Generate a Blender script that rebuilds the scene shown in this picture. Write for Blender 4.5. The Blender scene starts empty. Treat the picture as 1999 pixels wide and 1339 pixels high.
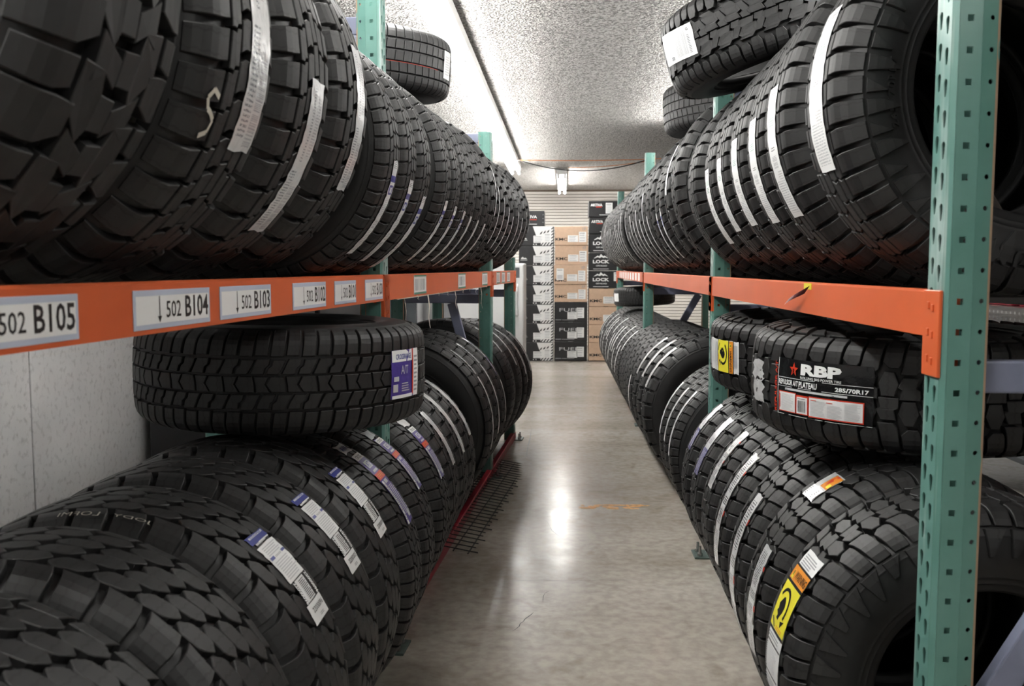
import bpy, math, random
import numpy as np
from mathutils import Matrix, Vector
from mathutils.geometry import tessellate_polygon
R_ = math.radians
random.seed(7); rng = np.random.RandomState(7)
sc = bpy.context.scene
COL = sc.collection

# ------------------------------------------------------------------ camera
H = 1.25
cd = bpy.data.cameras.new('camera'); cam = bpy.data.objects.new('camera', cd); COL.objects.link(cam)
cd.sensor_width = 36.0; cd.lens = 1800 / 1999 * 36.0; cd.clip_start = .05
cam.location = (0, 0, H); cam.rotation_euler = (R_(90 - 4.68), 0, R_(3.2))
cd.dof.use_dof = True; cd.dof.focus_distance = 3.2; cd.dof.aperture_fstop = 7.0
sc.camera = cam
# ------------------------------------------------------------------ world, exposure
w = bpy.data.worlds.new('world'); sc.world = w; w.use_nodes = True
w.node_tree.nodes['Background'].inputs[0].default_value = (.9, .95, 1, 1)
w.node_tree.nodes['Background'].inputs[1].default_value = .05
sc.view_settings.view_transform = 'Standard'; sc.view_settings.look = 'None'
sc.view_settings.gamma = 1.0; sc.view_settings.exposure = 1.85
sc.view_settings.use_curve_mapping = False
TUBE = 17.0          # strength of the fluorescent tubes
CEIL = 2.48

# ------------------------------------------------------------------ materials
def nodes(name):
    m = bpy.data.materials.new(name); m.use_nodes = True
    nt = m.node_tree; return m, nt, nt.nodes['Principled BSDF']
def N(nt, t, **k):
    n = nt.nodes.new(t)
    for a, v in k.items(): setattr(n, a, v)
    return n
def mat(name, col, rough=.5, metal=0., spec=.5, noise=0., nscale=30., bump=0., bscale=200., coord='Object'):
    m, nt, b = nodes(name)
    b.inputs['Base Color'].default_value = (*col, 1); b.inputs['Roughness'].default_value = rough
    b.inputs['Metallic'].default_value = metal; b.inputs['Specular IOR Level'].default_value = spec
    if noise or bump:
        tc = N(nt, 'ShaderNodeTexCoord')
    if noise:
        nz = N(nt, 'ShaderNodeTexNoise'); nz.inputs['Scale'].default_value = nscale; nz.inputs['Detail'].default_value = 5
        nt.links.new(tc.outputs[coord], nz.inputs['Vector'])
        cr = N(nt, 'ShaderNodeValToRGB')
        cr.color_ramp.elements[0].position = .3; cr.color_ramp.elements[1].position = .7
        cr.color_ramp.elements[0].color = (*[c * (1 - noise) for c in col], 1)
        cr.color_ramp.elements[1].color = (*[min(1, c * (1 + noise)) for c in col], 1)
        nt.links.new(nz.outputs[0], cr.inputs[0]); nt.links.new(cr.outputs[0], b.inputs['Base Color'])
    if bump:
        n2 = N(nt, 'ShaderNodeTexNoise'); n2.inputs['Scale'].default_value = bscale; n2.inputs['Detail'].default_value = 3
        nt.links.new(tc.outputs[coord], n2.inputs['Vector'])
        bp = N(nt, 'ShaderNodeBump'); bp.inputs['Strength'].default_value = bump; bp.inputs['Distance'].default_value = .004
        nt.links.new(n2.outputs[0], bp.inputs['Height']); nt.links.new(bp.outputs[0], b.inputs['Normal'])
    return m
def math_(nt, op, a, b=None, c=None):
    n = N(nt, 'ShaderNodeMath', operation=op)
    for i, v in enumerate((a, b, c)):
        if v is None: continue
        if isinstance(v, (int, float)): n.inputs[i].default_value = v
        else: nt.links.new(v, n.inputs[i])
    return n.outputs[0]
def tread_mat(name, col, sipes, amp=.12, freq=6., rough=.56):
    """rubber with fine zigzag sipes cut across the blocks (UV: x in pitches, y in half tread widths)"""
    m, nt, b = nodes(name)
    b.inputs['Roughness'].default_value = rough; b.inputs['Specular IOR Level'].default_value = .62
    uv = N(nt, 'ShaderNodeUVMap'); sp = N(nt, 'ShaderNodeSeparateXYZ'); nt.links.new(uv.outputs[0], sp.inputs[0])
    tri = math_(nt, 'PINGPONG', math_(nt, 'MULTIPLY', sp.outputs[1], freq), .5)
    u = math_(nt, 'ADD', math_(nt, 'MULTIPLY', sp.outputs[0], sipes), math_(nt, 'MULTIPLY', tri, amp * sipes))
    d = math_(nt, 'ABSOLUTE', math_(nt, 'SUBTRACT', math_(nt, 'FRACT', u), .5))
    line = math_(nt, 'LESS_THAN', d, .028 * sipes)
    tc = N(nt, 'ShaderNodeTexCoord'); nz = N(nt, 'ShaderNodeTexNoise'); nz.inputs['Scale'].default_value = 14
    nz.inputs['Detail'].default_value = 6; nt.links.new(tc.outputs['Object'], nz.inputs['Vector'])
    cr = N(nt, 'ShaderNodeValToRGB'); cr.color_ramp.elements[0].position = .3; cr.color_ramp.elements[1].position = .75
    cr.color_ramp.elements[0].color = (*[c * .8 for c in col], 1); cr.color_ramp.elements[1].color = (*[c * 1.25 for c in col], 1)
    nt.links.new(nz.outputs[0], cr.inputs[0])
    mx = N(nt, 'ShaderNodeMix', data_type='RGBA'); nt.links.new(line, mx.inputs[0])
    nt.links.new(cr.outputs[0], mx.inputs[6]); mx.inputs[7].default_value = (.004, .004, .004, 1)
    nt.links.new(mx.outputs[2], b.inputs['Base Color'])
    return m
RUB = (.0135, .0135, .014)
M = {}
M['rubber'] = mat('rubber_sidewall', (.0105, .0105, .011), .52, spec=.55, noise=.25, nscale=9, bump=.05, bscale=350)
M['tread'] = tread_mat('rubber_tread', RUB, 2.0)
M['tread3'] = tread_mat('rubber_tread_fine', RUB, 3.0, .10, 7)
M['tread0'] = mat('rubber_tread_plain', RUB, .58, spec=.6, noise=.2, nscale=14)
M['orange'] = mat('orange_paint', (.66, .125, .04), .32, noise=.05, nscale=6)
M['orange_worn'] = mat('orange_paint_worn', (.74, .13, .03), .4, noise=.3, nscale=25)
M['red'] = mat('red_paint', (.33, .012, .03), .4, noise=.15, nscale=12)
M['teal'] = mat('teal_paint', (.055, .33, .235), .36, noise=.14, nscale=18, bump=.04, bscale=60)
M['brace'] = mat('brace_blue_grey', (.20, .22, .31), .35, noise=.2, nscale=7)
M['plate'] = mat('dull_plate', (.07, .10, .09), .5, noise=.2)
M['steel'] = mat('steel', (.45, .45, .45), .35, metal=1.)
M['wire'] = mat('dark_wire', (.05, .047, .045), .5, metal=.5)
M['white'] = mat('white_print', (.86, .87, .87), .42)
M['silver'] = mat('silver_sticker', (.80, .81, .82), .26, metal=.35, noise=.12, nscale=60, bump=.5, bscale=55)
M['paper'] = mat('paper_white', (.80, .81, .81), .5, noise=.05, nscale=40)
M['ink'] = mat('black_ink', (.012, .012, .014), .4)
M['greyink'] = mat('grey_ink', (.30, .31, .33), .5)
M['lightink'] = mat('light_grey_ink', (.58, .59, .61), .5)
M['blueink'] = mat('blue_ink', (.045, .06, .30), .35)
M['purple'] = mat('purple_ink', (.085, .055, .30), .3, noise=.15, nscale=60)
M['redink'] = mat('red_ink', (.65, .045, .02), .35)
M['orangeink'] = mat('orange_ink', (.78, .28, .03), .38)
M['yellow'] = mat('yellow_ink', (.82, .74, .05), .38)
M['greenink'] = mat('green_ink', (.05, .25, .17), .4)
M['blackfilm'] = mat('black_film', (.012, .012, .013), .12, bump=.25, bscale=30)
M['labelframe'] = mat('label_holder', (.52, .58, .70), .35)
M['card'] = mat('cardboard', (.60, .42, .30), .75, noise=.06, nscale=20)
M['blackcard'] = mat('black_card', (.018, .018, .02), .38, noise=.2, nscale=15)
M['whitecard'] = mat('white_card', (.80, .80, .80), .45)
M['chalk'] = mat('chalk', (.62, .58, .50), .8)
M['freezer'] = mat('white_enamel', (.72, .73, .73), .3)
M['darkbin'] = mat('dark_plastic', (.02, .02, .022), .4, noise=.3, nscale=5)
M['greybin'] = mat('grey_plastic', (.10, .11, .12), .4, noise=.2, nscale=5)
M['brown'] = mat('brown_card', (.06, .05, .042), .8, noise=.1, nscale=30)
M['housing'] = mat('fixture_white', (.70, .70, .69), .4)
M['cable'] = mat('black_cable', (.015, .015, .016), .5)
M['orangecable'] = mat('orange_cable', (.60, .22, .08), .5)
M['tape'] = mat('orange_floor_paint', (.72, .36, .12), .5, noise=.4, nscale=40)
M['dustwrap'] = mat('torn_wrap', (.62, .58, .50), .6)
m, nt, b = nodes('tube_glow'); b.inputs['Base Color'].default_value = (1, 1, 1, 1)
b.inputs['Emission Color'].default_value = (1, .985, .95, 1); b.inputs['Emission Strength'].default_value = TUBE; M['tube'] = m
# sticker stock with small printed lines, UV y runs along the strip, x across it
def print_mat(name, stock, inks, rough=.35, metal=0., wrinkle=.4):
    m, nt, b = nodes(name)
    b.inputs['Roughness'].default_value = rough; b.inputs['Metallic'].default_value = metal
    uv = N(nt, 'ShaderNodeUVMap'); sp = N(nt, 'ShaderNodeSeparateXYZ'); nt.links.new(uv.outputs[0], sp.inputs[0])
    base = stock
    prev = None
    def mix(fac, colr):
        nonlocal prev
        mx = N(nt, 'ShaderNodeMix', data_type='RGBA')
        if isinstance(fac, (int, float)): mx.inputs[0].default_value = fac
        else: nt.links.new(fac, mx.inputs[0])
        if prev is None: mx.inputs[6].default_value = (*base, 1)
        else: nt.links.new(prev, mx.inputs[6])
        mx.inputs[7].default_value = (*colr, 1); prev = mx.outputs[2]
    # text-like lines: blocks of noise stretched across
    for (x0, x1, y0, y1, kind, colr) in inks:
        inx = math_(nt, 'MULTIPLY', math_(nt, 'GREATER_THAN', sp.outputs[0], x0), math_(nt, 'LESS_THAN', sp.outputs[0], x1))
        iny = math_(nt, 'MULTIPLY', math_(nt, 'GREATER_THAN', sp.outputs[1], y0), math_(nt, 'LESS_THAN', sp.outputs[1], y1))
        f = math_(nt, 'MULTIPLY', inx, iny)
        if kind == 'text':
            cb = N(nt, 'ShaderNodeCombineXYZ')
            nt.links.new(math_(nt, 'MULTIPLY', sp.outputs[0], 14.), cb.inputs[0])
            nt.links.new(math_(nt, 'MULTIPLY', sp.outputs[1], 160.), cb.inputs[1])
            nz = N(nt, 'ShaderNodeTexNoise'); nz.inputs['Scale'].default_value = 1.; nz.inputs['Detail'].default_value = 1
            nt.links.new(cb.outputs[0], nz.inputs['Vector'])
            ln = math_(nt, 'LESS_THAN', math_(nt, 'FRACT', math_(nt, 'MULTIPLY', sp.outputs[1], 55.)), .5)
            f = math_(nt, 'MULTIPLY', f, math_(nt, 'MULTIPLY', ln, math_(nt, 'GREATER_THAN', nz.outputs[0], .46)))
        elif kind == 'bars':
            cb = N(nt, 'ShaderNodeCombineXYZ'); nt.links.new(math_(nt, 'MULTIPLY', sp.outputs[1], 330.), cb.inputs[0])
            nz = N(nt, 'ShaderNodeTexNoise'); nz.inputs['Scale'].default_value = 1.; nz.inputs['Detail'].default_value = 0
            nt.links.new(cb.outputs[0], nz.inputs['Vector'])
            f = math_(nt, 'MULTIPLY', f, math_(nt, 'GREATER_THAN', nz.outputs[0], .5))
        mix(f, colr)
    if prev is None: b.inputs['Base Color'].default_value = (*stock, 1)
    else: nt.links.new(prev, b.inputs['Base Color'])
    tc = N(nt, 'ShaderNodeTexCoord'); nz = N(nt, 'ShaderNodeTexNoise'); nz.inputs['Scale'].default_value = 45
    nt.links.new(tc.outputs['Object'], nz.inputs['Vector'])
    bp = N(nt, 'ShaderNodeBump'); bp.inputs['Strength'].default_value = wrinkle; bp.inputs['Distance'].default_value = .004
    nt.links.new(nz.outputs[0], bp.inputs['Height']); nt.links.new(bp.outputs[0], b.inputs['Normal'])
    return m
G1, G2 = (.30, .31, .33), (.05, .05, .06)
M['st_silver'] = print_mat('sticker_silver', (.80, .81, .82), [(.1, .45, .05, .45, 'text', G1), (.55, .92, .02, .35, 'bars', (.45, .45, .48)), (.3, .45, .5, .95, 'text', G1), (.6, .9, .55, .9, 'text', (.5, .5, .52))], .25, .3, .7)
M['st_thin'] = print_mat('sticker_thin', (.74, .75, .76), [(.1, .9, .1, .3, 'text', G1), (.2, .8, .4, .55, 'bars', G1), (.1, .9, .6, .9, 'text', (.45, .45, .5))], .35, .2, .5)
M['st_chm'] = print_mat('sticker_white_blue', (.82, .83, .84), [(.1, .9, .93, .99, 'text', G2), (0, 1, .80, .86, 'solid', (.06, .07, .32)), (.12, .88, .68, .77, 'solid', (.06, .07, .32)), (.3, .7, .70, .75, 'solid', (.8, .8, .85)), (.1, .8, .05, .3, 'text', G1), (.2, .8, .33, .42, 'bars', G1), (.1, .9, .46, .64, 'text', (.45, .45, .5))], .35, .1, .3)
M['st_green'] = print_mat('sticker_white_green', (.88, .89, .89), [(.15, .9, .93, .97, 'text', G2), (0, 1, .80, .86, 'solid', (.62, .70, .67)), (.2, .8, .70, .78, 'text', (.1, .3, .22)), (.3, .7, .52, .56, 'text', G2), (.25, .75, .40, .49, 'bars', (.4, .4, .42)), (.1, .9, .04, .3, 'text', (.5, .52, .54)), (.5, .9, .3, .38, 'text', (.5, .5, .5))], .4, 0, .15)
M['st_red'] = print_mat('sticker_silver_red', (.76, .77, .78), [(.0, .12, 0, 1, 'solid', (.02, .02, .02)), (.86, 1., .3, 1, 'solid', (.02, .02, .022)), (.2, .7, .62, .95, 'text', (.12, .12, .13)), (.84, 1., .42, .47, 'solid', (.6, .04, .02)), (.84, 1, .8, .84, 'solid', (.6, .04, .02)), (.15, .75, .04, .28, 'text', G1), (.2, .7, .34, .46, 'bars', G2), (.2, .8, .5, .58, 'text', G2)], .22, .3, .7)
M['st_violet'] = print_mat('sticker_violet', (.72, .73, .77), [(0, 1, .0, .42, 'solid', (.22, .21, .42)), (.15, .85, .06, .38, 'text', (.6, .6, .68)), (.2, .8, .5, .62, 'text', G1), (.2, .8, .78, .95, 'text', (.4, .4, .45))], .22, .3, .7)

# ------------------------------------------------------------------ helpers
def link(name, me, parent=None, kind=None):
    o = bpy.data.objects.new(name, me); COL.objects.link(o)
    if parent is not None: o.parent = parent
    if kind: o['kind'] = kind
    return o
def tag(o, label, cat, group=None):
    o['label'] = label; o['category'] = cat
    if group: o['group'] = group
    return o
def empty(name, loc=(0, 0, 0), rot=(0, 0, 0)):
    o = bpy.data.objects.new(name, None); o.empty_display_size = .1
    COL.objects.link(o); o.location = loc; o.rotation_euler = rot; return o
class MB:
    def __init__(s): s.v = []; s.f = []; s.mi = []; s.mats = []
    def m(s, name):
        if name not in s.mats: s.mats.append(name)
        return s.mats.index(name)
    def add(s, vs, fs, mt):
        k = len(s.v); i = s.m(mt)
        s.v.extend([tuple(p) for p in vs]); s.f.extend([tuple(a + k for a in f) for f in fs]); s.mi.extend([i] * len(fs))
    def box(s, x0, x1, y0, y1, z0, z1, mt, bev=0.):
        if bev <= 0:
            vs = [(x, y, z) for x in (x0, x1) for y in (y0, y1) for z in (z0, z1)]
            s.add(vs, [(0, 1, 3, 2), (4, 6, 7, 5), (0, 4, 5, 1), (2, 3, 7, 6), (0, 2, 6, 4), (1, 5, 7, 3)], mt); return
        import bmesh
        bm = bmesh.new(); bmesh.ops.create_cube(bm, size=1)
        for v in bm.verts: v.co = ((x0 + x1) / 2 + v.co.x * (x1 - x0), (y0 + y1) / 2 + v.co.y * (y1 - y0), (z0 + z1) / 2 + v.co.z * (z1 - z0))
        bmesh.ops.bevel(bm, geom=bm.edges[:], offset=bev, segments=2, affect='EDGES', profile=.5)
        bm.verts.index_update()
        s.add([v.co for v in bm.verts], [[v.index for v in f.verts] for f in bm.faces], mt); bm.free()
    def tube(s, pts, r, mt, n=8, caps=True):
        pts = [Vector(p) for p in pts]; rings = []
        up = Vector((0, 0, 1))
        vs = []
        for i, p in enumerate(pts):
            d = (pts[min(i + 1, len(pts) - 1)] - pts[max(i - 1, 0)]).normalized()
            a = d.cross(up)
            if a.length < 1e-4: a = Vector((1, 0, 0))
            a.normalize(); c = d.cross(a)
            rr = r[i] if isinstance(r, (list, tuple)) else r
            for k in range(n):
                t = 2 * math.pi * k / n; vs.append(p + a * math.cos(t) * rr + c * math.sin(t) * rr)
        fs = []
        for i in range(len(pts) - 1):
            for k in range(n):
                fs.append((i * n + k, i * n + (k + 1) % n, (i + 1) * n + (k + 1) % n, (i + 1) * n + k))
        if caps: fs.append(tuple(range(n - 1, -1, -1))); fs.append(tuple((len(pts) - 1) * n + k for k in range(n)))
        s.add(vs, fs, mt)
    def prism(s, poly, d0, d1, fn, mt):
        """poly of 2d points, extruded from d0 to d1; fn(p,q,d) -> xyz"""
        n = len(poly)
        vs = [fn(p, q, d0) for p, q in poly] + [fn(p, q, d1) for p, q in poly]
        fs = [tuple(range(n)), tuple(range(2 * n - 1, n - 1, -1))] + [(i, n + i, n + (i + 1) % n, (i + 1) % n) for i in range(n)]
        s.add(vs, fs, mt)
    def mesh(s, name, smooth=False):
        me = bpy.data.meshes.new(name); me.from_pydata(s.v, [], s.f)
        for k in s.mats: me.materials.append(M[k])
        if len(s.mats) > 1: me.polygons.foreach_set('material_index', s.mi)
        if smooth: me.polygons.foreach_set('use_smooth', [True] * len(s.f))
        me.update(); return me
    def build(s, name, parent=None, kind=None, smooth=False):
        return link(name, s.mesh(name, smooth), parent, kind)

_tc = {}
def text2d(t, bold=0.):
    """flat mesh of a word: unit cap height about .72, returns (pts, faces, width)"""
    key = (t, bold)
    if key not in _tc:
        c = bpy.data.curves.new('t', 'FONT'); c.body = t; c.size = 1.; c.resolution_u = 2; c.offset = bold
        o = bpy.data.objects.new('t', c); me = bpy.data.meshes.new_from_object(o)
        vs = [(v.co.x, v.co.y) for v in me.vertices]; fs = [tuple(p.vertices) for p in me.polygons]
        bpy.data.objects.remove(o); bpy.data.curves.remove(c); bpy.data.meshes.remove(me)
        if vs:
            x0 = min(v[0] for v in vs); y0 = min(v[1] for v in vs); y1 = max(v[1] for v in vs); x1 = max(v[0] for v in vs)
        else: x0 = y0 = 0; x1 = y1 = 1
        _tc[key] = ([((x - x0) / (x1 - x0), (y - y0) / (y1 - y0)) for x, y in vs], fs)
    return _tc[key]
def put_text(mb, t, x, y, wd, ht, fn, mt, bold=.0, rot=0, d=0.):
    """text filling the rectangle (x, y, wd, ht); rot 90 turns it to read upwards, -90 downwards, 180 upside down; fn(p,q,d)->xyz"""
    vs, fs = text2d(t, bold)
    out = []
    for a, c in vs:
        if rot == 0: p, q = a, c
        elif rot == 90: p, q = 1 - c, a
        elif rot == -90: p, q = c, 1 - a
        else: p, q = 1 - a, 1 - c
        out.append(fn(x + p * wd, y + q * ht, d))
    mb.add(out, fs, mt)
def put_rect(mb, x, y, wd, ht, fn, mt, d=0., nx=1, ny=1):
    vs = [fn(x + wd * i / nx, y + ht * j / ny, d) for j in range(ny + 1) for i in range(nx + 1)]
    fs = [(j * (nx + 1) + i, j * (nx + 1) + i + 1, (j + 1) * (nx + 1) + i + 1, (j + 1) * (nx + 1) + i) for j in range(ny) for i in range(nx)]
    mb.add(vs, fs, mt)
def put_poly(mb, pts, fn, mt, d=0.):
    tr = tessellate_polygon([[Vector((p, q, 0)) for p, q in pts]])
    mb.add([fn(p, q, d) for p, q in pts], [tuple(t) for t in tr], mt)
def put_lines(mb, x, y, wd, ht, n, fn, mt, d=0., vertical=False, fill=.45, jit=.25):
    for i in range(n):
        if vertical:
            ww = wd / n * fill * (.5 + random.random()); put_rect(mb, x + wd * i / n, y, ww, ht, fn, mt, d)
        else:
            l = wd * (1 - jit * random.random()); put_rect(mb, x, y + ht * i / n, l, ht / n * fill, fn, mt, d)
def star(cx, cy, r, sx=1.):
    return [(cx + sx * (r if k % 2 == 0 else r * .42) * math.sin(math.pi * k / 5), cy + (r if k % 2 == 0 else r * .42) * math.cos(math.pi * k / 5)) for k in range(10)]

# ================================================================== the room
def rect_floor():
    pass
# floor
m, nt, b = nodes('polished_concrete'); M['floor'] = m
tc = N(nt, 'ShaderNodeTexCoord')
def noise(scale, det, vec=None, dist=0.):
    n = N(nt, 'ShaderNodeTexNoise'); n.inputs['Scale'].default_value = scale; n.inputs['Detail'].default_value = det
    n.inputs['Distortion'].default_value = dist; nt.links.new(vec or tc.outputs['Object'], n.inputs['Vector']); return n.outputs[0]
def ramp(f, p0, c0, p1, c1):
    r = N(nt, 'ShaderNodeValToRGB'); r.color_ramp.elements[0].position = p0; r.color_ramp.elements[1].position = p1
    r.color_ramp.elements[0].color = (*c0, 1); r.color_ramp.elements[1].color = (*c1, 1); nt.links.new(f, r.inputs[0]); return r.outputs[0]
mp = N(nt, 'ShaderNodeMapping'); mp.inputs['Scale'].default_value = (.35, 1.6, 1); nt.links.new(tc.outputs['Object'], mp.inputs['Vector'])
big = ramp(noise(1.4, 6, mp.outputs[0], .4), .3, (.40, .355, .305), .72, (.58, .54, .485))
fine = ramp(noise(26, 8), .35, (.72, .71, .70), .62, (1, 1, 1))
st = ramp(noise(5.5, 6, None, 1.2), .52, (1, 1, 1), .72, (.70, .67, .63))
x1 = N(nt, 'ShaderNodeMix', data_type='RGBA', blend_type='MULTIPLY'); x1.inputs[0].default_value = .7
nt.links.new(big, x1.inputs[6]); nt.links.new(fine, x1.inputs[7])
x2 = N(nt, 'ShaderNodeMix', data_type='RGBA', blend_type='MULTIPLY'); x2.inputs[0].default_value = .8
nt.links.new(x1.outputs[2], x2.inputs[6]); nt.links.new(st, x2.inputs[7])
nt.links.new(x2.outputs[2], b.inputs['Base Color'])
rr = N(nt, 'ShaderNodeMapRange'); rr.inputs['To Min'].default_value = .12; rr.inputs['To Max'].default_value = .30
nt.links.new(noise(3.2, 5, mp.outputs[0]), rr.inputs['Value']); nt.links.new(rr.outputs[0], b.inputs['Roughness'])
bp = N(nt, 'ShaderNodeBump'); bp.inputs['Strength'].default_value = .08; bp.inputs['Distance'].default_value = .01
nt.links.new(noise(9, 5), bp.inputs['Height']); nt.links.new(bp.outputs[0], b.inputs['Normal'])
# popcorn ceiling
m, nt, b = nodes('popcorn_ceiling'); M['ceiling'] = m
tc = N(nt, 'ShaderNodeTexCoord'); b.inputs['Roughness'].default_value = .9
v = N(nt, 'ShaderNodeTexVoronoi'); v.inputs['Scale'].default_value = 85; nt.links.new(tc.outputs['Object'], v.inputs['Vector'])
nz = noise(70, 6)
hgt = math_(nt, 'SUBTRACT', nz, math_(nt, 'MULTIPLY', v.outputs['Distance'], .7))
bp = N(nt, 'ShaderNodeBump'); bp.inputs['Strength'].default_value = 1.; bp.inputs['Distance'].default_value = .02
nt.links.new(hgt, bp.inputs['Height']); nt.links.new(bp.outputs[0], b.inputs['Normal'])
cr = ramp(nz, .42, (.27, .26, .245), .56, (.66, .645, .62)); nt.links.new(cr, b.inputs['Base Color'])
# concrete wall
m, nt, b = nodes('concrete_wall'); M['wall'] = m
tc = N(nt, 'ShaderNodeTexCoord'); b.inputs['Roughness'].default_value = .7
a1 = ramp(noise(2.2, 6), .3, (.56, .565, .57), .7, (.72, .72, .72)); a2 = ramp(noise(38, 7), .28, (.55, .55, .55), .48, (1, 1, 1))
x1 = N(nt, 'ShaderNodeMix', data_type='RGBA', blend_type='MULTIPLY'); x1.inputs[0].default_value = .6
nt.links.new(a1, x1.inputs[6]); nt.links.new(a2, x1.inputs[7]); nt.links.new(x1.outputs[2], b.inputs['Base Color'])
M['slat'] = mat('slat_paint', (.76, .73, .69), .5, noise=.06, nscale=3)
M['slatgap'] = mat('slat_gap', (.16, .12, .09), .7)

XL, XR, Y0, Y1 = -2.05, 5.2, -3.2, 14.8
mb = MB(); mb.box(XL - .1, XR + .1, Y0 - .1, Y1 + .3, -.1, 0, 'floor'); fl = mb.build('floor', kind='structure')
mb = MB(); mb.box(XL - .1, XR + .1, Y0 - .1, Y1 + .3, CEIL, CEIL + .1, 'ceiling'); mb.build('ceiling', kind='structure')
# left wall: precast panels with a joint between each two
wl = empty('wall_left', (XL, 0, 0)); wl['kind'] = 'structure'
edges = [Y0, -.5, 3.42, 7.35, 11.3, Y1]
for a, c in zip(edges[:-1], edges[1:]):
    mb = MB(); mb.box(-.12, 0, a + .004, c - .004, 0, CEIL, 'wall', .004); mb.build('panel', wl)
mb = MB(); mb.box(-.13, -.02, Y0, Y1, 0, CEIL, 'slatgap'); mb.build('joint_backing', wl)
mb = MB(); mb.box(XR, XR + .1, Y0, Y1, 0, CEIL, 'wall'); mb.build('wall_right', kind='structure')
mb = MB(); mb.box(XL, XR, Y0 - .1, Y0, 0, CEIL, 'wall'); mb.build('wall_rear', kind='structure')
# back wall of horizontal slats
wb = empty('wall_back', (0, Y1, 0)); wb['kind'] = 'structure'
mb = MB(); mb.box(XL, XR, .02, .12, 0, CEIL, 'slatgap'); mb.build('backing', wb)
PS = .0472
mb = MB()
prof = [(0.022, .0), (.004, .0015), (.0, .006), (.0, .036), (.006, .0405), (.022, .041)]
vs = []; n = len(prof)
for x in (XL, XR): vs += [(x, d, z) for d, z in prof]
mb.add(vs, [tuple(range(n)), tuple(range(2 * n - 1, n - 1, -1))] + [(i, n + i, n + (i + 1) % n, (i + 1) % n) for i in range(n)], 'slat')
sl = mb.mesh('slat')
for k in range(int(CEIL / PS)):
    o = link('slat', sl, wb); o.location = (0, 0, k * PS + .002)
# cracks, joint and worn orange paint in the floor
def crack(pts, wd):
    mb = MB(); L = []; Rr = []
    for i, (x, y) in enumerate(pts):
        a = pts[max(0, i - 1)]; c = pts[min(len(pts) - 1, i + 1)]
        dx, dy = c[0] - a[0], c[1] - a[1]; l = math.hypot(dx, dy); k = wd * (.4 + .6 * random.random()) * (.25 if i in (0, len(pts) - 1) else 1)
        L.append((x - dy / l * k, y + dx / l * k, .0006)); Rr.append((x + dy / l * k, y - dx / l * k, .0006))
    n = len(pts); mb.add(L + Rr, [(i, n + i, n + i + 1, i + 1) for i in range(n - 1)], 'ink'); return mb
def at(px, py, z=0.):
    """floor point seen at a pixel (used only to read positions off the photograph)"""
    Y = (H - z) * 1800 / (py - 522); return ((px - 1100.5) / 1800 * Y, Y)
def jit(p, q, n, a):
    return [(p[0] + (q[0] - p[0]) * i / n + (random.uniform(-a, a) if 0 < i < n else 0), p[1] + (q[1] - p[1]) * i / n + (random.uniform(-a, a) if 0 < i < n else 0)) for i in range(n + 1)]
for p, q, n, a, wd in (((1039, 838), (1029, 895), 6, .004, .004), ((1036, 841), (1200, 838), 8, .004, .0018), ((960, 897), (1028, 896), 6, .004, .0018),
                    ((1043, 1212), (1000, 1252), 8, .006, .0022), ((1062, 1192), (1066, 1172), 3, .004, .0022), ((1066, 1172), (1074, 1168), 2, .002, .0018),
                    ((1000, 1147), (1240, 1142), 12, .006, .0016), ((1020, 900), (1080, 925), 5, .01, .0018), ((1060, 1020), (1100, 1060), 5, .01, .002)):
    crack(jit(at(*p), at(*q), n, a), wd).build('crack', fl)
mb = MB()
for k in range(26):
    x, y = at(random.uniform(1140, 1265), random.uniform(990, 998)); wd = random.uniform(.01, .05)
    put_poly(mb, [(x + wd * math.cos(t) * random.uniform(.6, 1.2), y + .014 * math.sin(t) * random.uniform(.5, 1.3)) for t in [i * .898 for i in range(7)]], lambda p, q, d: (p, q, .0008 + .00002 * k), 'tape')
mb.build('worn_paint_mark', fl)

# ------------------------------------------------------------------ fluorescent strip lights
def fixture_mesh(L):
    h = MB(); z1 = 0
    prof = [(-.062, 0), (-.062, -.052), (-.052, -.062), (.052, -.062), (.062, -.052), (.062, 0)]
    n = len(prof); h.add([(x, 0, z) for x, z in prof] + [(x, L - .01, z) for x, z in prof],
        [tuple(range(n)), tuple(range(2 * n - 1, n - 1, -1))] + [(i, n + i, n + (i + 1) % n, (i + 1) % n) for i in range(n)], 'housing')
    s = MB(); s.box(-.013, .013, 0, .018, -.115, -.058, 'housing', .003)
    t = MB(); t.tube([(0, .022, 0), (0, L - .03, 0)], .013, 'tube', 10)
    return h.mesh('housing'), s.mesh('lamp_holder'), t.mesh('tube', True)
FX = {}
def fixture(x, y, z, L, label, group=None):
    if L not in FX: FX[L] = fixture_mesh(L)
    hm, sm, tm = FX[L]
    r = tag(empty('strip_light', (x, y, z)), label, 'light', group)
    link('housing', hm, r)
    for dx in (-.04, .04):
        for y_ in (.005, L - .03):
            o = link('lamp_holder', sm, r); o.location = (dx, y_, 0)
    for dx in (-.04, .04):
        o = link('tube', tm, r); o.location = (dx, 0, -.1)
    return r
words = ['first', 'second', 'third', 'fourth', 'fifth', 'sixth', 'seventh', 'eighth', 'ninth', 'tenth', 'eleventh', 'twelfth', 'thirteenth',
         'fourteenth', 'fifteenth', 'sixteenth', 'seventeenth', 'eighteenth', 'nineteenth', 'twentieth', 'twenty-first', 'twenty-second', 'twenty-third', 'twenty-fourth',
         'twenty-fifth', 'twenty-sixth', 'twenty-seventh', 'twenty-eighth', 'twenty-ninth', 'thirtieth', 'thirty-first', 'thirty-second', 'thirty-third', 'thirty-fourth', 'thirty-fifth', 'thirty-sixth', 'thirty-seventh', 'thirty-eighth', 'thirty-ninth', 'fortieth']
ks = list(range(-4, 5))
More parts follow.
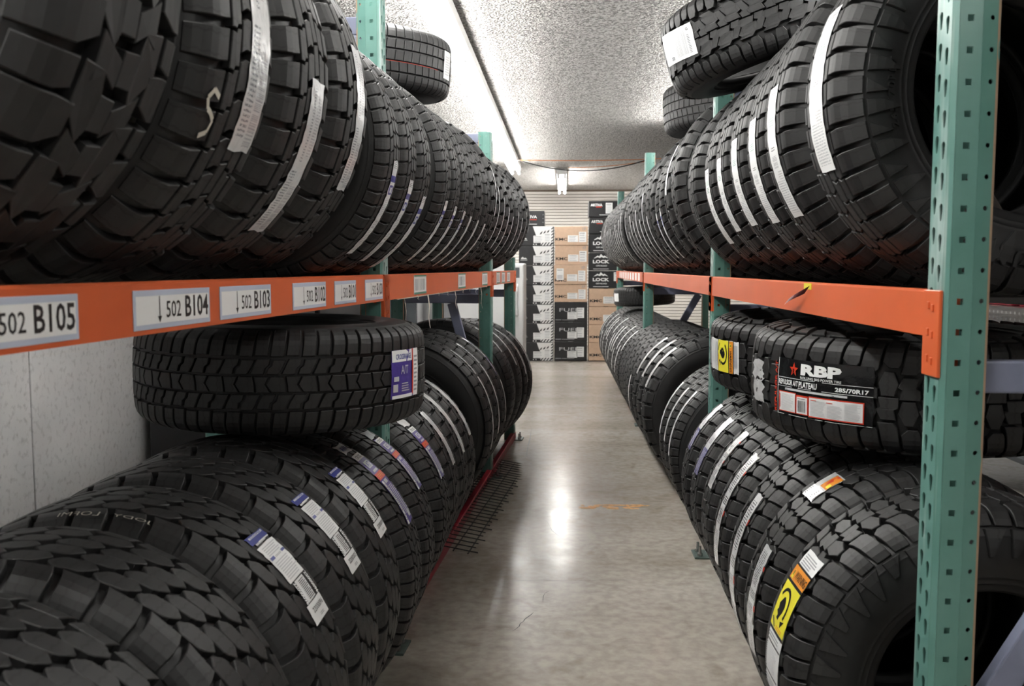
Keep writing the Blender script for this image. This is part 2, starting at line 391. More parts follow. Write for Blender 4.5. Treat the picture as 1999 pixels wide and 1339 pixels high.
for k in ks:
    fixture(-.57, 5.0 + 1.2 * k, CEIL - .025, 1.195, f'white strip light over the left rack, {words[len(ks) - 1 - (k + 4)]} from the far end', 'strip lights over the left rack')
ks = list(range(-1, 4))
for k in ks:
    fixture(1.0, 3.2 + 1.2 * k, CEIL - .025, 1.195, f'white strip light over the right rack, {words[len(ks) - 1 - (k + 1)]} from the far end', 'strip lights over the right rack')
for x_, y_, d_ in ((-1.75, -.6, 'left'), (1.3, -1.2, 'right')):  # out-of-view fixtures added to fill the left wall and near right post
    fixture(x_, y_, CEIL - .025, 1.195, f'white strip light added unseen behind the camera towards the {d_} wall')
for x_, d_ in ((-1.55, 'left'), (2.0, 'right')):  # extra lamps hidden by the tyres, added to brighten the back wall
    fixture(x_, 11.9, CEIL - .025, 2.4, f'long white strip light, added unseen, above the {d_} side of the far end')
fixture(-.03, 11.5, CEIL - .025, 2.4, 'white twin-tube strip light seen end-on in front of the slatted back wall')
# cables slung under the ceiling
def cable(pts, r, mt, label):
    mb = MB(); mb.tube(pts, r, mt, 6); tag(mb.build('cable', smooth=True), label, 'cable')
Yc = 10.0
def sag(xa, xb, za, zb, s, y): return [(xa + (xb - xa) * t, y, za + (zb - za) * t - 4 * s * t * (1 - t)) for t in [i / 20 for i in range(21)]]
cable(sag(-.52, .93, 2.41, 2.41, .13, Yc), .006, 'cable', 'black cable sagging across the aisle below the ceiling near the far end')
cable(sag(-.52, 1.9, 2.41, 2.46, .03, Yc + .1), .005, 'orangecable', 'orange cable pulled straight across the aisle below the ceiling')
cable(sag(.05, .93, 2.33, 2.40, .02, Yc + .14), .004, 'orangecable', 'thin orange cord rising from behind the black cable to the straight cable')

# ================================================================== racks
PITCH = .0508; NP = 42; PH = PITCH * NP
def teardrop(cx, cy):
    pts = []
    for k in range(9):
        t = R_(-20 + 220 * k / 8); pts.append((cx + .0068 * math.cos(t), cy + .006 + .0068 * math.sin(t)))
    pts += [(cx - .0032, cy - .014), (cx - .0018, cy - .0165), (cx + .0018, cy - .0165), (cx + .0032, cy - .014)]
    return pts
def ngon(cx, cy, r, n, rot=0.): return [(cx + r * math.cos(rot + 2 * math.pi * k / n), cy + r * math.sin(rot + 2 * math.pi * k / n)) for k in range(n)]
def perforated(mb, wd, holes, fn, mt, NP=NP):
    """one 2-inch cell of a perforated face repeated up the post"""
    loops = [[(0, 0), (wd, 0), (wd, PITCH), (0, PITCH)]] + holes
    tr = tessellate_polygon([[Vector((p, q, 0)) for p, q in l] for l in loops]); flat = [p for l in loops for p in l]
    for k in range(NP):
        mb.add([fn(p, q + k * PITCH) for p, q in flat], [tuple(t) for t in tr], mt)
def post_mesh(NP=NP):
    PH = PITCH * NP
    """C-section post, aisle face at x=0 (normal -x), depth towards +x, width along y from 0 to .076"""
    W = .076; e = .008
    mb = MB()
    # front face with two columns of teardrops
    perforated(mb, W - 2 * e, [teardrop(.0165, PITCH * .45), teardrop(.0435, PITCH * .70)], lambda p, q: (0, e + p, q), 'teal', NP)
    # bevels
    for (a, c) in (((0, e), (e, 0)), ((0, W - e), (e, W))):
        mb.add([(a[0], a[1], 0), (c[0], c[1], 0), (c[0], c[1], PH), (a[0], a[1], PH)], [(0, 1, 2, 3)], 'teal')
    # sides: flat with square holes, then an angled return with round holes
    for y, yi in ((0, .006), (W, W - .006)):
        perforated(mb, .036, [[(.012, .020), (.0225, .020), (.0225, .0305), (.012, .0305)]], lambda p, q, y=y: (e + p, y, q), 'teal', NP)
        perforated(mb, .030, [ngon(.017, .026, .0042, 10)], lambda p, q, y=y, yi=yi: (e + .036 + p, y + (yi - y) * p / .030, q), 'teal', NP)
        mb.add([(e + .066, yi, 0), (e + .066, yi + (.012 if yi < W / 2 else -.012), 0), (e + .066, yi + (.012 if yi < W / 2 else -.012), PH), (e + .066, yi, PH)], [(0, 1, 2, 3)], 'teal')
    return mb.mesh('post')
m, nt, b = nodes('teal_paint_post')
tc = N(nt, 'ShaderNodeTexCoord'); b.inputs['Roughness'].default_value = .33
sp = N(nt, 'ShaderNodeSeparateXYZ'); nt.links.new(tc.outputs['Object'], sp.inputs[0])
c1 = ramp(noise(5, 6), .3, (.095, .235, .20), .75, (.145, .30, .262))
scr = ramp(noise(55, 5, None, 2.), .62, (0, 0, 0), .70, (1, 1, 1))
mp = N(nt, 'ShaderNodeMapping'); mp.inputs['Scale'].default_value = (1, 1, .12); nt.links.new(tc.outputs['Object'], mp.inputs['Vector'])
rust = math_(nt, 'MULTIPLY', math_(nt, 'GREATER_THAN', sp.outputs[0], .0705), math_(nt, 'GREATER_THAN', noise(30, 5, mp.outputs[0]), .40))
wear = math_(nt, 'MULTIPLY', math_(nt, 'LESS_THAN', sp.outputs[0], .002), ramp(noise(22, 6, mp.outputs[0]), .48, (0, 0, 0), .62, (.75, .75, .75)))
mx = N(nt, 'ShaderNodeMix', data_type='RGBA'); nt.links.new(wear, mx.inputs[0]); nt.links.new(c1, mx.inputs[6]); mx.inputs[7].default_value = (.40, .50, .48, 1)
mx2 = N(nt, 'ShaderNodeMix', data_type='RGBA'); nt.links.new(rust, mx2.inputs[0]); nt.links.new(mx.outputs[2], mx2.inputs[6]); mx2.inputs[7].default_value = (.36, .24, .16, 1)
nt.links.new(mx2.outputs[2], b.inputs['Base Color']); M['teal'] = m
POSTS = {n_: post_mesh(n_) for n_ in (42, 40, 26)}
DEPTH = 1.07; DEPL = .60
fm = MB()
fm.box(-.06, .04, -.02, .096, 0, .008, 'plate', .002); FOOT = fm.mesh('foot_plate')
fm = MB(); fm.prism(ngon(0, 0, .011, 6), .008, .02, lambda p, q, d: (p, q, d), 'steel'); fm.tube([(0, 0, .02), (0, 0, .05)], .006, 'steel', 8); BOLT = fm.mesh('anchor_bolt', False)
HBR = {}
for s_, d_ in ((1, DEPTH), (-1, DEPL)):
    hm = MB(); hm.box(.072, d_ - .072, .022, .054, -.0275, .0275, 'brace', .004); HBR[s_] = hm.mesh('horizontal_brace')
def frame(side, x, y, yaw, label, n_=42):
    """upright frame; side=-1 left rack (aisle face towards +x), +1 right rack (aisle face towards -x)"""
    r = tag(empty('rack_upright', (x, y, 0), (0, 0, yaw)), label, 'rack upright', 'rack uprights')
    s = side; DEPTH = 1.07 if s > 0 else DEPL
    def ch(name, me, loc, flip, par=r):
        o = link(name, me, par); o.location = loc; o.scale = (1, 1, 1); o.rotation_euler = (0, 0, math.pi if flip else 0); return o
    w_ = .038
    # front post
    f = ch('front_post', POSTS[n_], (0, -w_, 0) if s > 0 else (0, w_, 0), s < 0)
    b2 = ch('rear_post', POSTS[n_], (DEPTH, w_, 0) if s > 0 else (-DEPTH, -w_, 0), s > 0)
    for p, nm in ((f, 1), (b2, 2)):
        md = p.modifiers.new('sheet', 'SOLIDIFY'); md.thickness = .0022; md.offset = 0
    fp = link('foot_plate', FOOT, r); fp.location = (0, -w_, 0) if s > 0 else (0, w_, 0); fp.rotation_euler = (0, 0, 0 if s > 0 else math.pi)
    for q in (0, 1):
        bo = link('anchor_bolt', BOLT, fp); bo.location = (-.035, .005 + .066 * q, 0)
    fp = link('foot_plate', FOOT, r); fp.location = (DEPTH * s, w_ * s, 0); fp.rotation_euler = (0, 0, math.pi if s > 0 else 0)
    for z in ((.18, 1.066, 2.0) if n_ > 30 else (.18, 1.066)):
        o = link('horizontal_brace', HBR[s], r); o.location = (0, -w_, z) if s > 0 else (0, w_, z); o.rotation_euler = (0, 0, 0 if s > 0 else math.pi)
    for (xa, za, xb, zb) in ((.075, .42, DEPTH * .4, 1.04), (DEPTH - .08, 1.09, .08, 1.97))[:2 if n_ > 30 else 1]:
        mb = MB(); d = Vector((s * (xb - xa), 0, zb - za)); L = d.length
        mb.box(0, L, -.014, .014, -.027, .027, 'brace', .004)
        o = mb.build('diagonal_brace', r); o.location = (xa * s, 0, za); o.rotation_euler = (0, -math.atan2(d.z, d.x), 0)
    return r
# right rack: aisle face at x = XF
XF = .628
RY = [1.60, 3.97, 7.30, 10.95]
nm = ['nearest teal perforated rack upright at the right edge of the aisle', 'second teal rack upright on the right, beside the yellow warning tyre',
      'third teal rack upright on the right, rising above the tyres under the cables', 'farthest teal rack upright on the right, before the black boxes']
RF = [frame(1, XF, y, 0, l) for y, l in zip(RY, nm)]
# left rack stands slightly askew
A0 = -.737; KX = .058; YAW = -math.atan(KX)
def lx(Y): return A0 + KX * Y
LY = [.45, 2.92, 5.43, 6.65]
nm = ['teal rack upright at the near end of the left rack', 'teal rack upright on the left in front of the four-groove car tyre',
      'teal rack upright on the left rising against the bright ceiling', 'last teal rack upright on the left beside the white cabinet']
LF = [frame(-1, lx(y), y, YAW, l, n_) for y, l, n_ in zip(LY, nm, (42, 42, 40, 26))]

def connector(mb, y, inward, mt, z0, z1, slots=True):
    """bracket in beam space (x out of the aisle = +d); y end position, inward=+1/-1 direction of beam"""
    mb.box(-.006, .0, y - .034, y + .034, z0, z1, mt, .0015)
    a = y + inward * .034
    fn = lambda p, q, d: (p, a + d, q)
    poly = [(-.004, z0), (.044, z0), (.056, z0 + .014), (.056, z1 - .005), (-.004, z1 - .005)]
    hole = [[(.018, z0 + .016), (.028, z0 + .016), (.028, z0 + .034), (.018, z0 + .034)]] if slots else []
    loops = [poly] + hole
    tr = tessellate_polygon([[Vector((p, q, 0)) for p, q in l] for l in loops]); flat = [p for l in loops for p in l]
    for d in (0, .003 * inward): mb.add([fn(p, q, d) for p, q in flat], [tuple(t) for t in tr], mt)
    for l in loops:
        n = len(l)
        mb.add([fn(p, q, 0) for p, q in l] + [fn(p, q, .003 * inward) for p, q in l], [(i, n + i, n + (i + 1) % n, (i + 1) % n) for i in range(n)], mt)
def beam(side, ya, yb, z0, z1, label, group, mt='orange', hookdrop=.066, base=None):
    """one step beam between two uprights, local x: 0 = aisle face, + into the rack (right) / - (left)"""
    yaw = 0 if side > 0 else YAW
    x = XF if side > 0 else lx(ya)
    L = (yb - ya) if side > 0 else (yb - ya) / math.cos(YAW)
    r = tag(empty('rack_beam', (x, ya, 0), (0, 0, yaw)), label, 'rack beam', group)
    S = side
    bm = MB(); P = [(0, z0), (.0, z1 - .004), (.004, z1), (.030, z1), (.030, z1 - .030), (.048, z1 - .030), (.048, z0), (.004, z0 - .000)]
    n = len(P); e0, e1 = .036, L - .036
    # in mirrored (left) space flip the winding with x
    bm.add([(S * (p - .003), e0, q) for p, q in P] + [(S * (p - .003), e1, q) for p, q in P],
           [tuple(range(n)), tuple(range(2 * n - 1, n - 1, -1))] + [(i, n + i, n + (i + 1) % n, (i + 1) % n) for i in range(n)], mt)
    bm.build('beam', r)
    for y, inw in ((0, 1), (L, -1)):
        c = MB(); connector(c, y, inw, mt, z0 - hookdrop, z1)
        if S < 0: c.v = [(-p[0], p[1], p[2]) for p in c.v]
        co = c.build('connector', r)
        k = MB()
        for q in range(3):
            zz = z0 - hookdrop + .02 + .045 * q
            if zz > z1 - .02 or z1 < .1: break
            k.box(-.0085, -.005, y - .012, y - .004, zz, zz + .012, mt, .001); k.box(-.0085, -.005, y + .006, y + .014, zz + .004, zz + .016, mt, .001)
        if S < 0: k.v = [(-p[0], p[1], p[2]) for p in k.v]
        k.build('hook_dimple', co)
    return r
ZR0, ZR1, ZL0, ZL1 = 1.132, 1.212, 1.145, 1.228
g = 'front load beams of the right rack'
rb = [beam(1, a, c, ZR0, ZR1, l, g) for a, c, l in zip(RY[:-1], RY[1:], ('bright orange front beam of the nearest right bay with a yellow tag', 'orange front beam of the second right bay with pale sheen', 'orange front beam of the far right bay with a row of pale patches'))]
for i, (a, c) in list(enumerate(zip(RY[:-1], RY[1:])))[2:]:
    o = beam(1, a, c, .002, .050, ('low orange beam under the nearest tyres on the right', 'low orange beam at the floor of the second right bay', 'low orange beam at the floor of the far right bay')[i], 'floor-level beams of the right rack', 'orange_worn', -.002)
g = 'front load beams of the left rack'
lb = [beam(-1, a, c, ZL0, ZL1, l, g) for a, c, l in zip(LY[:-1], LY[1:], ('bright orange front beam carrying the big white bin labels', 'orange front beam of the second left bay with torn wrap hanging', 'short orange beam at the far end of the left rack'))]
for i, (a, c) in list(enumerate(zip(LY[:-1], LY[1:])))[1:]:
    beam(-1, a, c, .002, .050, ('low red beam under the nearest tyres on the left', 'low red beam showing beside the floor mesh on the left', 'low red beam at the far end of the left rack')[i], 'floor-level beams of the left rack', 'red', -.002)
# rear beams
for side, YY, mt in ((1, RY, 'orange'), (-1, LY, 'orange')):
    for i, (a, c) in enumerate(zip(YY[:-1], YY[1:])):
        r = tag(empty('rear_rack_beam', (XF + DEPTH if side > 0 else lx(a) - DEPL * math.cos(YAW), a if side > 0 else a - DEPL * math.sin(YAW), 0), (0, 0, 0 if side > 0 else YAW)),
                f'orange rear beam behind the tyres of the {("nearest", "second", "far")[i]} {"right" if side > 0 else "left"} bay', 'rack beam', 'rear beams')
        mb = MB(); mb.box(-.045 if side > 0 else 0, 0 if side > 0 else .045, .046, (c - a) - .046, 1.132, 1.212, mt, .003); mb.build('beam', r)
        mb = MB(); mb.box(-.045 if side > 0 else 0, 0 if side > 0 else .045, .046, (c - a) - .046, .002, .05, mt, .003); mb.build('beam', r)
# wire decks carrying the upper tyres
def deck(side, a, c, z, label):
    r = tag(empty('wire_deck', (XF + .03 if side > 0 else lx(a) - .03, a, z), (0, 0, 0 if side > 0 else YAW)), label, 'wire deck', 'wire decks')
    mb = MB(); L = c - a; DEPTH = 1.02 if side > 0 else DEPL - .04
    for x in np.arange(.06, DEPTH - .05, .11): mb.box(side * x - .003, side * x + .003, .05, L - .05, 0, .005, 'wire')
    mb.build('long_wires', r)
    mb = MB()
    for y in np.arange(.06, L - .05, .06): mb.box(min(side * .01, side * (DEPTH - .02)), max(side * .01, side * (DEPTH - .02)), y, y + .004, .005, .009, 'wire')
    mb.build('cross_wires', r)
for i, (a, c) in enumerate(zip(RY[:-1], RY[1:])): deck(1, a, c, ZR1 - .0295, f'grey wire deck under the upper tyres of the {("nearest", "second", "far")[i]} right bay')
for i, (a, c) in enumerate(zip(LY[:-1], LY[1:])): deck(-1, a, c, ZL1 - .0295, f'grey wire deck under the upper tyres of the {("nearest", "second", "far")[i]} left bay')

# bin labels on the left front beam (machine-readable squares are left off)
def bin_label(par, ya, y0, y1, z0, z1, txt, frame_m='labelframe'):
    s = math.cos(YAW)
    a, c = (y0 - ya) / s, (y1 - ya) / s; wd = c - a; ht = z1 - z0
    fn = lambda p, q, d: (.0045 + d, a + p * wd, z0 + q * ht)
    mb = MB(); mb.box(.003, .0045, a, c, z0, z1, frame_m, .0006); o = mb.build('bin_label', par)
    o['label'] = f'white bin label printed {txt}' if txt else 'small white label with green edge'
    p = MB(); put_rect(p, .025, .13, .95, .72, fn, 'white', .0003); p.build('label_card', o)
    t = MB()
    if txt:
        put_poly(t, [(.296, .84), (.306, .84), (.306, .32), (.326, .32), (.301, .15), (.276, .32), (.296, .32)], fn, 'ink', .0008)
        put_text(t, '502', .385, .26, .19, .44, fn, 'ink', .005, 0, .0008)
        put_text(t, txt, .635, .22, .33, .60, fn, 'ink', .016, 0, .0008)
    else:
        put_lines(t, .1, .2, .8, .6, 7, fn, 'greyink', .0008, True)
        put_rect(t, .0, .0, 1, .1, fn, 'greenink', .0007); put_rect(t, .0, .92, 1, .08, fn, 'greenink', .0007)
    t.build('printed_text', o)
for y0, y1, t in ((.955, 1.224, 'B105'), (1.368, 1.633, 'B104'), (1.676, 1.929, 'B103'), (2.062, 2.301, 'B102'), (2.373, 2.571, 'B101'), (2.666, 2.868, 'B100')):
    bin_label(lb[0], LY[0], y0, y1, 1.1525, 1.2145, t)
for y0, y1 in ((3.317, 3.531), (4.252, 4.453), (5.012, 5.209)): bin_label(lb[1], LY[1], y0, y1, 1.152, 1.222, '', 'paper')
for y0 in (.18, .44, .72): bin_label(lb[2], LY[2], LY[2] + y0, LY[2] + y0 + .16, 1.152, 1.222, '', 'paper')
mb = MB()
for k in range(11):
    y = .25 + .2 * k; w_ = random.uniform(.004, .012); l = random.choice((.015, .03, .06, .11)) * random.uniform(.7, 1.2); x = .002
    pts = [(x, y, ZL0 + .004), (x + .006, y + .004, ZL0 - l * .35), (x + .001, y + .012, ZL0 - l * .7), (x + .008, y + .006, ZL0 - l)]
    mb.add([(p[0], p[1] - w_ * (1 - i * .2), p[2]) for i, p in enumerate(pts)] + [(p[0], p[1] + w_ * (1 - i * .2), p[2]) for i, p in enumerate(pts)], [(i, 4 + i, 5 + i, i + 1) for i in range(3)], 'dustwrap')
mb.box(-.004, .0022, .15, 2.3, ZL0 - .003, ZL0 + .003, 'dustwrap'); o = mb.build('torn_wrap', lb[1]); o['label'] = 'shreds of torn pale wrap hanging under the beam'
mb = MB(); c = MB()
for k in range(9):
    c.box(-.0048, -.003, .35 + .32 * k, .35 + .32 * k + .17, ZR0 + .006, ZR1 - .008, 'paper')  # evenly spaced pale rectangles along the far beam
o = c.build('beam_patch', rb[2]); o['label'] = 'row of pale patches'
# yellow tag with a curled flap on the nearest right beam
mb = MB(); mb.box(-.0045, -.003, .77, .84, ZR1 - .018, ZR1 - .002, 'yellow'); o = mb.build('tag_strip', rb[0]); o['label'] = 'yellow tag strip'
mb = MB(); vs = []; fs = []
for i in range(7):
    t = i / 6; d = -.004 - .022 * math.sin(t * 2.2); w_ = .035 * (1 - t * .95)
    y = .80 + .16 * t ** 1.3
    vs += [(d, y - w_ * .5, ZR1 - .018 - .040 * t + w_ * .3), (d - .004, y + w_ * .5, ZR1 - .022 - .043 * t - w_ * .2)]
fs = [(2 * i, 2 * i + 1, 2 * i + 3, 2 * i + 2) for i in range(6)]
M['flap'] = mat('dark_red_flap', (.10, .022, .025), .5)
mb.add(vs, fs, 'flap'); o = mb.build('curled_flap', rb[0]); o['label'] = 'dark curled flap of a peeling tag'
# wire mesh panel on the floor by the left rack
r = tag(empty('floor_wire_mesh', (lx(4.85) + .0, 4.85, 0), (R_(-1.2), R_(9), YAW + R_(-1.5))), 'rusty dark wire mesh panel lying on the floor along the left rack', 'wire mesh')
mb = MB()
for k in range(5): mb.tube([(-.13 + .065 * k, -1.0, .03), (-.13 + .065 * k, 1.0, .03)], .0034, 'wire', 5)
mb.build('long_wire', r)
mb = MB()
for k in range(32): mb.tube([(-.15, -.98 + .063 * k, .036), (.15 + (.02 if k % 3 == 0 else 0), -.98 + .063 * k, .036)], .0028, 'wire', 5)
mb.build('cross_wire', r)
#PART2
# ================================================================== tyres
def smooth(a, b, x):
    t = np.clip((x - a) / (b - a), 0, 1); return t * t * (3 - 2 * t)
class Profile:
    """outer profile of a tyre as functions of s, the distance from the crown centre line along the surface"""
    def __init__(p, R, W, rb, D):
        p.R, p.W, p.rb, p.D = R, W, rb, D; h = R - rb
        c = np.array([(0, R), (.15 * W, R - .0006), (.29 * W, R - .003), (.375 * W, R - .0075), (.425 * W, R - .018), (.458 * W, R - .042),
             (.482 * W, R - .36 * h), (.497 * W, R - .53 * h), (.49 * W, rb + .32 * h), (.458 * W, rb + .17 * h), (.425 * W, rb + .07 * h), (.41 * W, rb + .025 * h), (.395 * W, rb - .002)])
        pts = []
        q = np.vstack([[-c[1][0], c[1][1]], c, 2 * c[-1] - c[-2]])
        for i in range(1, len(q) - 2):
            for t in np.linspace(0, 1, 12, endpoint=False):
                a, b_, c_, d = q[i - 1], q[i], q[i + 1], q[i + 2]
                pts.append(.5 * ((2 * b_) + (-a + c_) * t + (2 * a - 5 * b_ + 4 * c_ - d) * t * t + (-a + 3 * b_ - 3 * c_ + d) * t ** 3))
        pts.append(c[-1]); P = np.array(pts)
        p.s = np.concatenate([[0], np.cumsum(np.hypot(*np.diff(P, axis=0).T))]); p.x, p.r = P.T
        tx, tr = np.gradient(p.x, p.s), np.gradient(p.r, p.s); l = np.hypot(tx, tr); p.nx, p.nr = -tr / l, tx / l
        p.th = float(np.interp(.405 * W, p.x[:60], p.s[:60])); p.smax = p.s[-1]
    def at(p, s, h):
        """s in metres (signed), h above the R-profile -> (y, r)"""
        a = np.abs(s); f = lambda v: np.interp(a, p.s, v)
        return np.sign(s) * (f(p.x) + h * f(p.nx)), f(p.r) + h * f(p.nr)
    def drop(p, s):   # how far the carcass lies below the profile
        return p.D * (1 - smooth(p.th * 1.0, p.th * 1.34, np.abs(s)))
    def top(p, s):    # height of block tops above the profile
        return .0045 * smooth(p.th * 1.0, p.th * 1.3, np.abs(s))

def B(*pairs): return [tuple(map(tuple, q)) for q in pairs]
def edge(s0, s1, uL, uR, L=None, Rr=None, k=None):
    """block between lateral limits s0..s1; L, Rr: [(t, du)] shifts of its two edges along t"""
    ts = sorted(set([0., 1.] + [t for t, _ in (L or [])] + [t for t, _ in (Rr or [])] + ([i / k for i in range(k + 1)] if k else [])))
    f = lambda T, t: float(np.interp(t, [a for a, _ in T], [b for _, b in T])) if T else 0.
    return [((uL + f(L, t), s0 + (s1 - s0) * t), (uR + f(Rr, t), s0 + (s1 - s0) * t)) for t in ts]
def mir(b, du=.5): return [((a[0] + du, -a[1]), (c[0] + du, -c[1])) for a, c in b]
def shift(b, du): return [((a[0] + du, a[1]), (c[0] + du, c[1])) for a, c in b]
def turn(b): return [((1 - a[0], -a[1]), (1 - c[0], -c[1])) for a, c in b]
K2 = [(0, 0), (.5, .06), (1, .1)]
def pat_at():
    sh = edge(.62, 1.34, .08, .84, [(0, .10), (.3, .03), (1, 0)], [(0, .10), (.3, .03), (1, 0)], 6)
    mid = edge(.29, .545, .04, .94, [(0, .14), (.45, .1), (.55, 0), (1, 0)], [(0, .14), (.45, .1), (.55, 0), (1, 0)])
    cen = edge(-.25, .02, .03, .80, [(0, 0), (.5, .12), (1, .12)], [(0, 0), (.5, .12), (1, .12)])
    cen2 = edge(.05, .25, .30, 1.22, [(0, 0), (1, .08)], [(0, 0), (1, .08)])
    return 42, [sh, mir(sh), mid, mir(mid), cen, cen2]
def pat_hex():
    sh = edge(.70, 1.30, .08, .88, [(0, .16), (.25, .05), (.5, 0), (1, 0)], [(0, .16), (.25, .05), (.5, 0), (1, 0)], 6)
    def hexa(c, w, u0, sk):
        # pointed block, outline walked along the tyre; kept as pairs (near edge, far edge)
        P = [(.0, -.10, .14), (.17, -.80, .85), (.28, -1., 1.), (.72, -1., 1.), (.83, -.85, .80), (1.0, -.14, .10)]
        return [((u0 + u, c + w * lo + sk * (u - .5)), (u0 + u, c + w * hi + sk * (u - .5))) for u, lo, hi in P]
    row = [hexa(.505, .165, .0, -.10)]
    inner = [hexa(.165, .155, .42, -.10)]
    cen = []
    return 36, [sh, mir(sh, .5)] + row + inner + [turn(b) for b in row] + [turn(b) for b in inner]
def pat_mud():
    s1 = edge(.50, 1.42, .03, .52, [(0, .16), (.3, .02), (1, 0)], [(0, .0), (.3, .03), (1, .02)], 6)
    s2 = edge(.66, 1.34, .59, .95, [(0, .06), (.3, .0), (1, 0)], [(0, .0), (.3, .0), (1, 0)], 6)
    c1 = edge(-.05, .58, .20, .66, [(0, .10), (.4, .10), (.5, -.05), (1, .28)], [(0, .0), (.4, .02), (.5, .26), (1, .30)])
    c2 = edge(.06, .44, .76, 1.10, [(0, 0), (.5, .12), (1, .02)], [(0, -.04), (.5, .06), (1, .18)])
    return 22, [s1, s2, mir(s1), mir(s2), c1, mir(c1), c2, mir(c2)]
def pat_mt():
    s1 = edge(.60, 1.28, .03, .50, [(0, .12), (.2, .02), (1, .03)], [(0, -.05), (.2, .0), (1, .03)], 6)
    s2 = edge(.68, 1.24, .57, .95, [(0, .08), (.2, .0), (1, .02)], [(0, -.04), (.2, .0), (1, .02)], 6)
    c1 = edge(.03, .56, .02, .60, [(0, .12), (.30, .20), (.38, .04), (.7, .10), (1, .34)], [(0, .16), (.25, .26), (.4, .10), (.75, .3), (.85, .2), (1, .34)])
    c2 = edge(.0, .46, .72, 1.02, [(0, .0), (.3, .1), (.4, -.02), (1, .22)], [(0, .06), (.3, .14), (.4, .0), (1, .22)])
    return 32, [s1, s2, mir(s1), mir(s2), c1, mir(c1), c2, mir(c2)]
def pat_rbp():
    s1 = edge(.50, 1.26, .03, .44, [(0, .13), (.12, .02), (1, -.10)], [(0, .10), (.2, .04), (1, -.10)], 6)
    s2 = edge(.62, 1.26, .52, .93, [(0, .06), (.12, .0), (1, -.10)], [(0, -.12), (.2, .03), (1, -.10)], 6)
    c1 = edge(-.02, .44, .05, .46, [(0, .0), (.45, .0), (.55, .10), (1, .04)], [(0, .08), (.45, .02), (.55, .12), (1, .0)])
    c2 = edge(.05, .54, .56, .94, [(0, .10), (.5, .0), (1, .12)], [(0, .02), (.5, .10), (1, -.04)])
    pit = []
    l1 = edge(1.31, 1.78, .10, .62, [(0, 0), (1, .34)], [(0, 0), (1, -.06)], 3)
    l2 = edge(1.31, 1.62, .78, 1.26, [(0, 0), (1, .3)], [(0, 0), (1, .0)], 3)
    l3 = shift(l1, 1.35)
    return 28, [s1, s2, mir(s1), mir(s2), c1, c2, mir(c1), mir(c2)], [l1, l2, mir(l1), mir(l2), l3, mir(l3)]
def pat_trail():
    """shoulder blocks with lugs running on over the sidewall, tight ribs in the middle"""
    sh = edge(.66, 1.42, .07, .84, [(0, .05), (.3, 0), (1, 0)], [(0, .03), (.3, 0), (1, 0)], 6)
    lug1 = edge(1.47, 2.0, .10, .86, [(0, 0), (.5, .06), (1, .50)], [(0, 0), (1, -.14)], 4)
    lug2 = edge(1.47, 1.80, 1.16, 1.84, [(0, 0), (1, .56)], [(0, 0), (1, -.02)], 3)
    mid = edge(.37, .60, .03, .93, [(0, 0), (.5, .12), (1, .05)], [(0, 0), (.5, .12), (1, .05)])
    cen = edge(.03, .31, .03, .93, [(0, 0), (.5, .16), (1, .08)], [(0, 0), (.5, .16), (1, .08)])
    return 52, [sh, mir(sh), mid, mir(mid), cen, mir(cen)], [lug1, lug2, mir(lug1), mir(lug2)]
def pat_rib():
    sh = edge(.58, 1.26, .05, .88, [(0, .2), (.4, .05), (1, 0)], [(0, .2), (.4, .05), (1, 0)], 6)
    mid = edge(.20, .51, .06, .94, [(0, .25), (1, 0)], [(0, .25), (1, 0)])
    cen = edge(-.13, .13, .04, .96, [(0, .1), (1, 0)], [(0, .1), (1, 0)])
    return 62, [sh, mir(sh), mid, mir(mid), cen]
def pat_car():
    sh = edge(.64, 1.26, .04, .93, None, None, 6)
    mid = edge(.24, .57, .04, .94, [(0, .1), (1, 0)], [(0, .1), (1, 0)])
    cen = edge(-.18, .18, .03, .95, [(0, .1), (1, 0)], [(0, .1), (1, 0)])
    return 64, [sh, mir(sh), mid, mir(mid), cen]
def pat_truck():
    sh = edge(.52, 1.10, .05, .97, [(0, .10), (.25, .10), (.26, 0), (1, 0)], [(0, -.12), (.25, -.12), (.26, 0), (1, 0)], 4)
    mid = edge(.17, .45, .02, .90, [(0, 0), (.45, 0), (.5, .12), (1, .12)], [(0, 0), (.45, 0), (.5, .12), (1, .12)])
    cen = edge(-.11, .11, .02, .90, [(0, 0), (.45, 0), (.5, .12), (1, .12)], [(0, 0), (.45, 0), (.5, .12), (1, .12)])
    return 46, [sh, mir(sh), mid, mir(mid), cen]
def pat_lug():
    sh = edge(.55, 1.34, .05, .80, [(0, .14), (.3, .0), (1, 0)], [(0, .06), (.3, .03), (1, 0)], 6)
    mid = edge(.12, .48, .04, .82, [(0, 0), (.4, .1), (.5, 0), (1, .16)], [(0, .06), (.4, .14), (.5, .04), (1, .16)])
    return 34, [sh, mir(sh), mid, mir(mid)]
def pat_chev():
    sh = edge(.62, 1.28, .04, .44, [(0, .07), (.35, .02), (1, -.05)], [(0, .07), (.35, .02), (1, -.05)], 6)
    sh2 = edge(.60, 1.28, .52, .94, [(0, .07), (.35, .02), (1, -.05)], [(0, .07), (.35, .02), (1, -.05)], 6)
    m1 = edge(.22, .55, .02, .44, [(0, .22), (.4, .16), (.6, .04), (1, 0)], [(0, .22), (.4, .12), (.6, .08), (1, -.02)])
    m2 = shift(edge(.22, .53, .02, .42, [(0, .24), (.5, .10), (1, 0)], [(0, .22), (.4, .16), (.6, .04), (1, .0)]), .5)
    c1 = edge(-.17, .17, .03, .46, [(0, .0), (.5, .16), (1, .04)], [(0, .0), (.5, .02), (1, .06)])
    c2 = edge(-.17, .17, .53, .97, [(0, .0), (.5, .02), (1, .06)], [(0, .0), (.5, .16), (1, .04)])
    return 33, [sh, sh2, turn(sh), turn(sh2), m1, m2, turn(m1), turn(m2), c1, c2]
